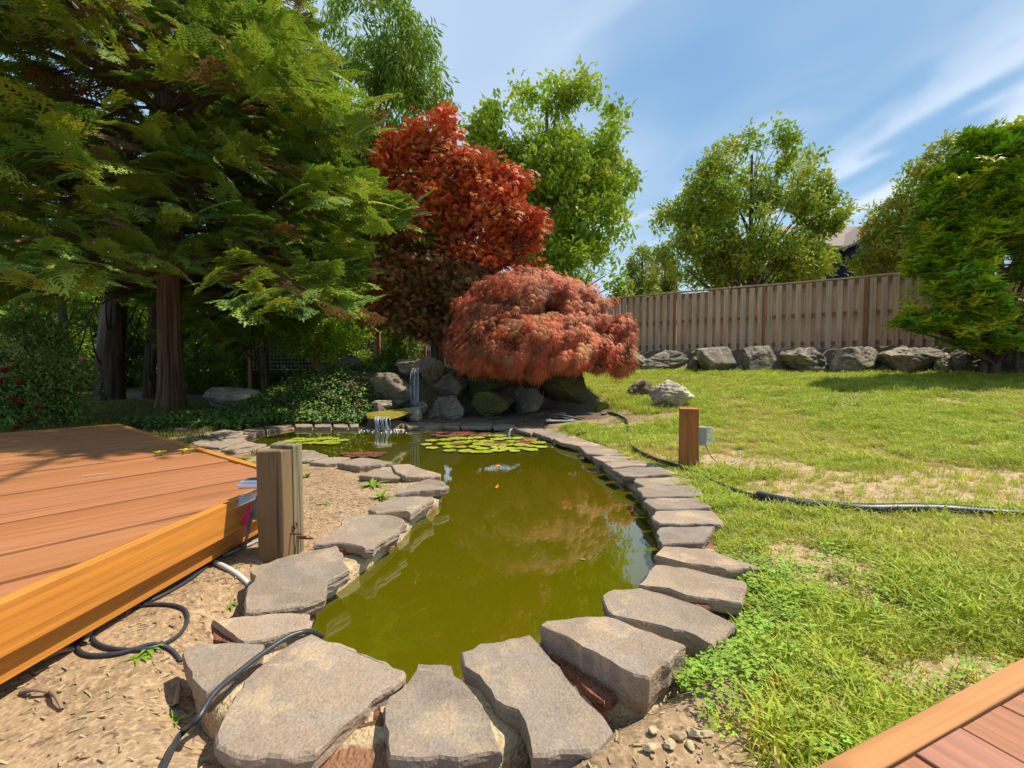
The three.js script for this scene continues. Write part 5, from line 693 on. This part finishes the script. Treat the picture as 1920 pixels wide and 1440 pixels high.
const GREEN = [[0.38, 0.50, 0.035], [0.46, 0.56, 0.045], [0.30, 0.42, 0.035], [0.52, 0.58, 0.05]], gl = leafMat([1, 1, 1], 0.58, 0.6);
{ // trees behind
  const gb = (px, py, D) => { const p = at(px, py, D); p.y = ground(p.x, p.z); return p; };
  tree('green_tree', 'tall bright green deciduous tree rising behind the red maple', 'tree', 'trees beyond the garden', gb(1010, 640, 17), at(1025, 190, 17), 0.2, lobesOf([[1070, 180, 17, 50, 42], [1000, 235, 17, 75, 60], [1085, 240, 17, 70, 55], [930, 250, 17, 48, 50], [1130, 330, 16.8, 55, 40], [1045, 330, 17, 95, 70], [950, 340, 17, 60, 60], [1090, 420, 16.8, 75, 50], [1020, 440, 17, 80, 55], [1080, 500, 16.5, 80, 40], [1140, 530, 16.5, 48, 28], [1000, 540, 17, 80, 50]]), 2900, 531, [CL.broad], gl, GREEN, { limbsPer: 3, rag: 1.1, holes: 0.75, holeAt: 0.45, size: 1.25 });
  tree('green_tree', 'round-topped green tree with visible limbs behind the middle of the cedar fence', 'tree', 'trees beyond the garden', gb(1400, 640, 18.5), at(1410, 290, 18.5), 0.16, lobesOf([[1440, 275, 18.5, 42, 42], [1400, 330, 18.5, 80, 55], [1345, 360, 18.5, 60, 50], [1480, 345, 18.5, 60, 50], [1290, 420, 18.5, 55, 40], [1380, 430, 18.5, 105, 70], [1490, 420, 18.3, 70, 55], [1545, 400, 18.3, 42, 26], [1320, 490, 18.5, 85, 50], [1430, 500, 18.5, 100, 50], [1510, 480, 18.3, 50, 40]]), 2600, 541, [CL.broad], gl, [[0.38, 0.48, 0.05], [0.46, 0.53, 0.055], [0.30, 0.41, 0.045], [0.55, 0.56, 0.06]], { limbsPer: 4, rag: 1.1, holes: 0.8, holeAt: 0.45, size: 1.1 });
  tree('green_tree', 'yellow-green tree with upright tips between the navy house and the shrub', 'tree', 'trees beyond the garden', gb(1725, 640, 17), at(1745, 330, 17), 0.14, lobesOf([[1760, 320, 17, 28, 55], [1725, 365, 17, 36, 55], [1780, 370, 17, 45, 60], [1690, 415, 17, 38, 50], [1650, 430, 17.3, 25, 40], [1740, 440, 17, 65, 60], [1680, 480, 17, 55, 40], [1790, 480, 17, 60, 60], [1640, 500, 17.3, 35, 28]]), 1250, 551, [CL.broad], gl, [[0.40, 0.46, 0.04], [0.50, 0.52, 0.05], [0.30, 0.40, 0.04], [0.55, 0.42, 0.06]], { limbsPer: 3, rag: 1.1, holes: 0.9, holeAt: 0.44, size: 0.85 });
  tree('columnar_tree', 'narrow pointed yellow-green conifer beside the cedar fence end', 'tree', 'slender conifers beyond the fence', gb(1200, 640, 21), at(1205, 470, 21), 0.1, lobesOf([[1205, 510, 21, 22, 55], [1188, 530, 21, 15, 40], [1210, 565, 21, 30, 40]]), 260, 561, [CL.broad], gl, [[0.44, 0.48, 0.06], [0.36, 0.42, 0.05]], { rag: 1.0, size: 0.8 });
  tree('columnar_tree', 'narrow dull green conifer next to the round-topped tree', 'tree', 'slender conifers beyond the fence', gb(1245, 640, 22), at(1245, 470, 22), 0.1, lobesOf([[1243, 515, 22, 20, 50], [1250, 560, 22, 26, 40]]), 220, 571, [CL.broad], gl, [[0.40, 0.44, 0.06], [0.33, 0.39, 0.05]], { rag: 1.0, size: 0.8 });
  tree('green_tree', 'dark green tree with long hanging leaves behind the conifers', 'tree', 'trees beyond the garden', gb(690, 640, 14.2), at(690, 180, 14.2), 0.17, lobesOf([[760, 110, 13.8, 60, 60], [700, 60, 13.8, 90, 80], [810, 175, 13.5, 42, 24], [700, 200, 14.2, 110, 90], [620, 300, 14.2, 110, 90], [720, 330, 14.2, 90, 90], [640, 440, 14.2, 110, 80], [720, 460, 14.2, 70, 80], [600, 555, 13.8, 110, 60], [700, 570, 13.8, 60, 50]]), 2300, 581, [CL.hang], gl, [[0.25, 0.36, 0.025], [0.32, 0.42, 0.03], [0.19, 0.29, 0.02]], { limbsPer: 2, rag: 1.0, size: 1.15, holes: 0.7, holeAt: 0.44 });
  // leafy boundary on the left
  [[-120, 15.5, 160, 0], [60, 16, 140, 1], [215, 17, 130, 2], [350, 16.5, 120, 3], [470, 16, 110, 4], [575, 15, 90, 5]].forEach(([px, D, r, k]) => tree('hedge_tree', ['dense leafy boundary tree beyond the plank fence', 'leafy boundary tree above the rose bushes', 'leafy boundary tree behind the dark bare trunk', 'leafy boundary tree behind the reddish conifer trunk', 'leafy boundary tree behind the mottled trunk', 'light green boundary tree beside the wire fence'][k], 'tree', 'boundary trees on the left', gb(px, 690, D), at(px, 520, D), 0.11, lobesOf([[px, [470, 520, 555, 560, 540, 520][k], D, r * 0.9, 60], [px - r * 0.3, 580, D - 0.7, r * 0.8, 50], [px + r * 0.4, 590, D - 0.4, r * 0.6, 45], [px, 640, D + 0.6, r * 0.7, 45]]), 420, 600 + k * 7, [CL.broadBig], gl, [[0.27, 0.40, 0.025], [0.34, 0.46, 0.03], [0.21, 0.33, 0.02]], { limbsPer: 3, rag: 0.9, size: 1.0, holes: 0.7, holeAt: 0.42 }));
  [[-60, 13.2, 100], [70, 14, 90], [170, 16.5, 80], [265, 17.5, 80], [345, 17, 70], [430, 14, 80], [520, 13.2, 80], [610, 12.6, 60]].forEach(([px, D, r], k) => tree('hedge_shrub', ['low shrub beyond the plank fence', 'low shrub behind the dark red roses', 'low shrub beside the shaggy dark trunk', 'low shrub between the dark trunk and the reddish conifer', 'low shrub between the two conifer trunks', 'low shrub behind the slanting grey boulder', 'low shrub behind the thin trunk', 'low shrub at the wire fence post on the mound'][k], 'shrub', 'understorey shrubs on the left', gb(px, 690, D), at(px, 650, D), 0.03, lobesOf([[px, 690, D, r, 42], [px + r * 0.4, 650, D - 0.3, r * 0.7, 30], [px - r * 0.5, 720, D - 0.5, r * 0.6, 26]]), 300, 640 + k * 3, [CL.broad], gl, [[0.22, 0.33, 0.02], [0.30, 0.40, 0.025], [0.16, 0.26, 0.02]], { limbsPer: 2, rag: 0.9, size: 0.75 }));
  // dark bare trunks of the boundary
  const trunkOnly = (px, py, D, r, label, seed, lean) => { const b = gb(px, py, D), g = thing('bare_trunk', label, 'tree trunk', b); part(g, 'trunk', taperTube([b.clone().add(V(0, -0.1, 0)), b.clone().add(V(lean * 0.3, 1.2, 0)), b.clone().add(V(lean, 3.4, -0.2))], r * 1.2, r * 0.7, 14, 12, 0.4, seed), M.barkGrey); const R = rng(seed), list = []; for (let i = 0; i < 7; i++) { const a = R() * 6.283, h = 0.2 + R() * 1.6; list.push(taperTube([b.clone().add(V(lean * h / 3.4, h, 0)), b.clone().add(V(Math.cos(a) * 0.5, h + 0.5, Math.sin(a) * 0.4)), b.clone().add(V(Math.cos(a) * 0.8, h + 1.3, Math.sin(a) * 0.6))], 0.03, 0.008, 6, 5)); } part(g, 'limbs', merge(list), M.barkGrey); };
  trunkOnly(205, 745, 11, 0.26, 'dark shaggy trunk behind the rose bushes', 701, 0.2); trunkOnly(280, 740, 11.5, 0.12, 'slim dark trunk beside the reddish conifer', 702, 0.25); trunkOnly(500, 715, 11.5, 0.09, 'thin trunk in the shade left of the wire fence', 703, -0.2); trunkOnly(130, 740, 11.3, 0.12, 'thin dark trunk at the end of the plank fence', 704, -0.3);
}
// big green shrub on the right
{
  const base = at(1866, 700, 9.2); base.y = ground(base.x, base.z);
  const g = tree('tree_shrub', 'large rounded shrub with glossy whorled green leaves and several pale trunks', 'shrub', null, base, at(1880, 450, 9.2), 0.09, lobesOf([[1860, 300, 9.2, 60, 45], [1920, 330, 9.0, 80, 80], [1830, 385, 9.0, 75, 65], [1920, 440, 8.8, 95, 75], [1800, 480, 8.9, 75, 60], [1870, 540, 8.6, 110, 70], [1780, 590, 8.7, 75, 50], [1860, 620, 8.5, 90, 40], [1960, 560, 8.8, 90, 110], [1990, 400, 9, 110, 130], [1730, 610, 8.7, 30, 18], [1688, 612, 8.6, 14, 8]]), 3600, 721, [CL.whorl], leafMat([1, 1, 1], 0.38, 0.45), [[0.28, 0.46, 0.022], [0.36, 0.52, 0.03], [0.20, 0.38, 0.02], [0.58, 0.62, 0.05]], { limbsPer: 2, rag: 1.1, tip: 0.9, size: 1.08, holes: 1.0, holeAt: 0.38 });
  const R = rng(723); for (let i = 0; i < 4; i++) { const a = base.clone().add(V((i - 1.2) * 0.16, -0.05, (R() - 0.5) * 0.3)); part(g, 'trunk', taperTube([a, a.clone().add(V((R() - 0.5) * 0.2, 0.7, 0)), a.clone().add(V((i - 1.4) * 0.45, 1.9, (R() - 0.5) * 0.5))], 0.06 - i * 0.006, 0.03, 12, 9, 0.3, i), M.barkGrey); }
}
// a tree that stands behind the photographer and reaches over the far part of the deck
{
  const base = V(4.2, ground(4.2, 3.6), 3.6), L = [[-3.0, 6.5, -4.75, 0.9], [-1.7, 6.4, -4.6, 0.95], [-0.4, 6.3, -4.5, 0.9], [0.7, 6.2, -4.55, 0.65]].map(([x, y, z, r]) => ({ c: V(x, y, z), r: V(r, 0.4, 0.78) })), g = thing('overhanging_tree', 'leafy tree behind the viewpoint whose limb shades the far deck', 'tree', base);
  part(g, 'trunk', taperTube([base.clone().add(V(0, -0.1, 0)), V(4.1, 3, 3.5), V(3.6, 6.2, 2.6)], 0.22, 0.12, 14, 10, 0.3, 5), M.barkGrey);
  part(g, 'limbs', merge([taperTube([V(3.6, 6.2, 2.6), V(2.4, 7.0, -1.2), V(0.6, 6.5, -4.4)], 0.035, 0.02, 14, 7), taperTube([V(0.6, 6.5, -4.4), V(-1.2, 6.6, -4.8), V(-3.2, 6.6, -5.0)], 0.03, 0.012, 10, 6)]), M.barkGrey);
  const [pts, R] = scatter(L, 420, 781, { rag: 0.8, fill: 0.1 }); instances(g, 'crown', CL.broad, gl, pts.map(({ p }) => ({ p, q: yawQ(R, 1.6), s: 0.7 + 0.4 * R(), c: tint([0.27, 0.40, 0.03], 0.9, R) })));
}
// bright bush by the wire fence, low plants
{
  const b = (px, py, D) => { const p = at(px, py, D); p.y = ground(p.x, p.z); return p; };
  tree('garden_bush', 'light green bush in front of the wire fence', 'bush', null, b(748, 690, 10.3), at(750, 640, 10.3), 0.02, lobesOf([[752, 655, 10.3, 30, 32], [740, 685, 10.2, 34, 16], [690, 690, 10.2, 34, 14], [665, 672, 10.4, 22, 14]]), 330, 731, [CL.broadSmall], gl, [[0.28, 0.38, 0.03], [0.22, 0.32, 0.025]], { rag: 0.8, size: 0.62 });
  tree('garden_bush', 'shaded green bush hanging over the mound left of the dark pointed rock', 'bush', null, b(590, 700, 11.2), at(590, 640, 11.2), 0.03, lobesOf([[600, 635, 11.2, 55, 40], [560, 595, 11.5, 70, 45], [650, 622, 11, 40, 26], [500, 610, 11.5, 50, 40]]), 460, 741, [CL.broadSmall], gl, [[0.34, 0.50, 0.03], [0.42, 0.56, 0.035]], { rag: 0.9, size: 0.85 });
}
// rose bushes
{
  const roseGeo = (R, r) => { const acc = []; for (let k = 0; k < 3; k++) for (let i = 0; i < 6; i++) { const a = i * 1.047 + k * 0.5, d = V(Math.cos(a), 0.35 + k * 0.7, Math.sin(a)).normalize(); leaf(acc, V(), d, V(-d.x * 0.6, 1, -d.z * 0.6), r * (1 - k * 0.12), r * 1.1, 0.5, -0.35, [[0, 0.3], [0.6, 1], [1, 0.5]]); } return accGeo(acc); };
  const bush = (label, px, py, D, lobes, n, seed, flowers, fm, fl) => { const base = at(px, py, D); base.y = ground(base.x, base.z); const g = tree('rose_bush', label, 'rose bush', 'rose bushes beyond the deck', base, at(px, py - 90, D), 0.015, lobesOf(lobes), n, seed, [CL.broadSmall], leafMat([1, 1, 1], 0.3, 0.5), [[0.22, 0.33, 0.07], [0.28, 0.38, 0.08]], { limbsPer: 4, rag: 0.9, size: 0.48, fill: 0.1 }), R = rng(seed); for (const [x, y, r] of flowers) { const p = at(x, y, D - 0.35); const geo = roseGeo(R, r); geo.rotateX((R() - 0.3) * 0.9); geo.translate(p.x, p.y, p.z); part(g, 'rose_flower', geo, fm); } };
  const red = std({ color: C(0.34, 0.012, 0.03), roughness: 0.7, side: THREE.DoubleSide }), pk = std({ color: C(0.75, 0.16, 0.30), roughness: 0.7, side: THREE.DoubleSide });
  bush('rose bush with dark red blooms beside the deck', 30, 800, 6.0, [[20, 740, 6, 60, 50], [60, 700, 6.1, 50, 45], [-20, 690, 6, 50, 50], [30, 780, 6, 50, 22]], 520, 751, [[12, 699, 0.07], [35, 722, 0.055], [44, 718, 0.04], [25, 752, 0.055], [38, 757, 0.05], [70, 767, 0.05], [78, 768, 0.045], [55, 793, 0.055], [35, 805, 0.05], [4, 715, 0.05], [22, 680, 0.04]], red);
  bush('thin rose bush with one pink bloom beside the shaded trunk', 125, 795, 6.4, [[140, 705, 6.4, 34, 28], [105, 735, 6.4, 30, 36], [125, 765, 6.4, 34, 26]], 190, 761, [[154, 676, 0.05]], pk);
  bush('tall rose cane with a small pink bloom near the plank fence', 85, 790, 6.8, [[60, 620, 6.8, 60, 36], [100, 660, 6.8, 34, 36]], 200, 771, [[43, 580, 0.045]], pk);
}

renderer.render(scene, camera);
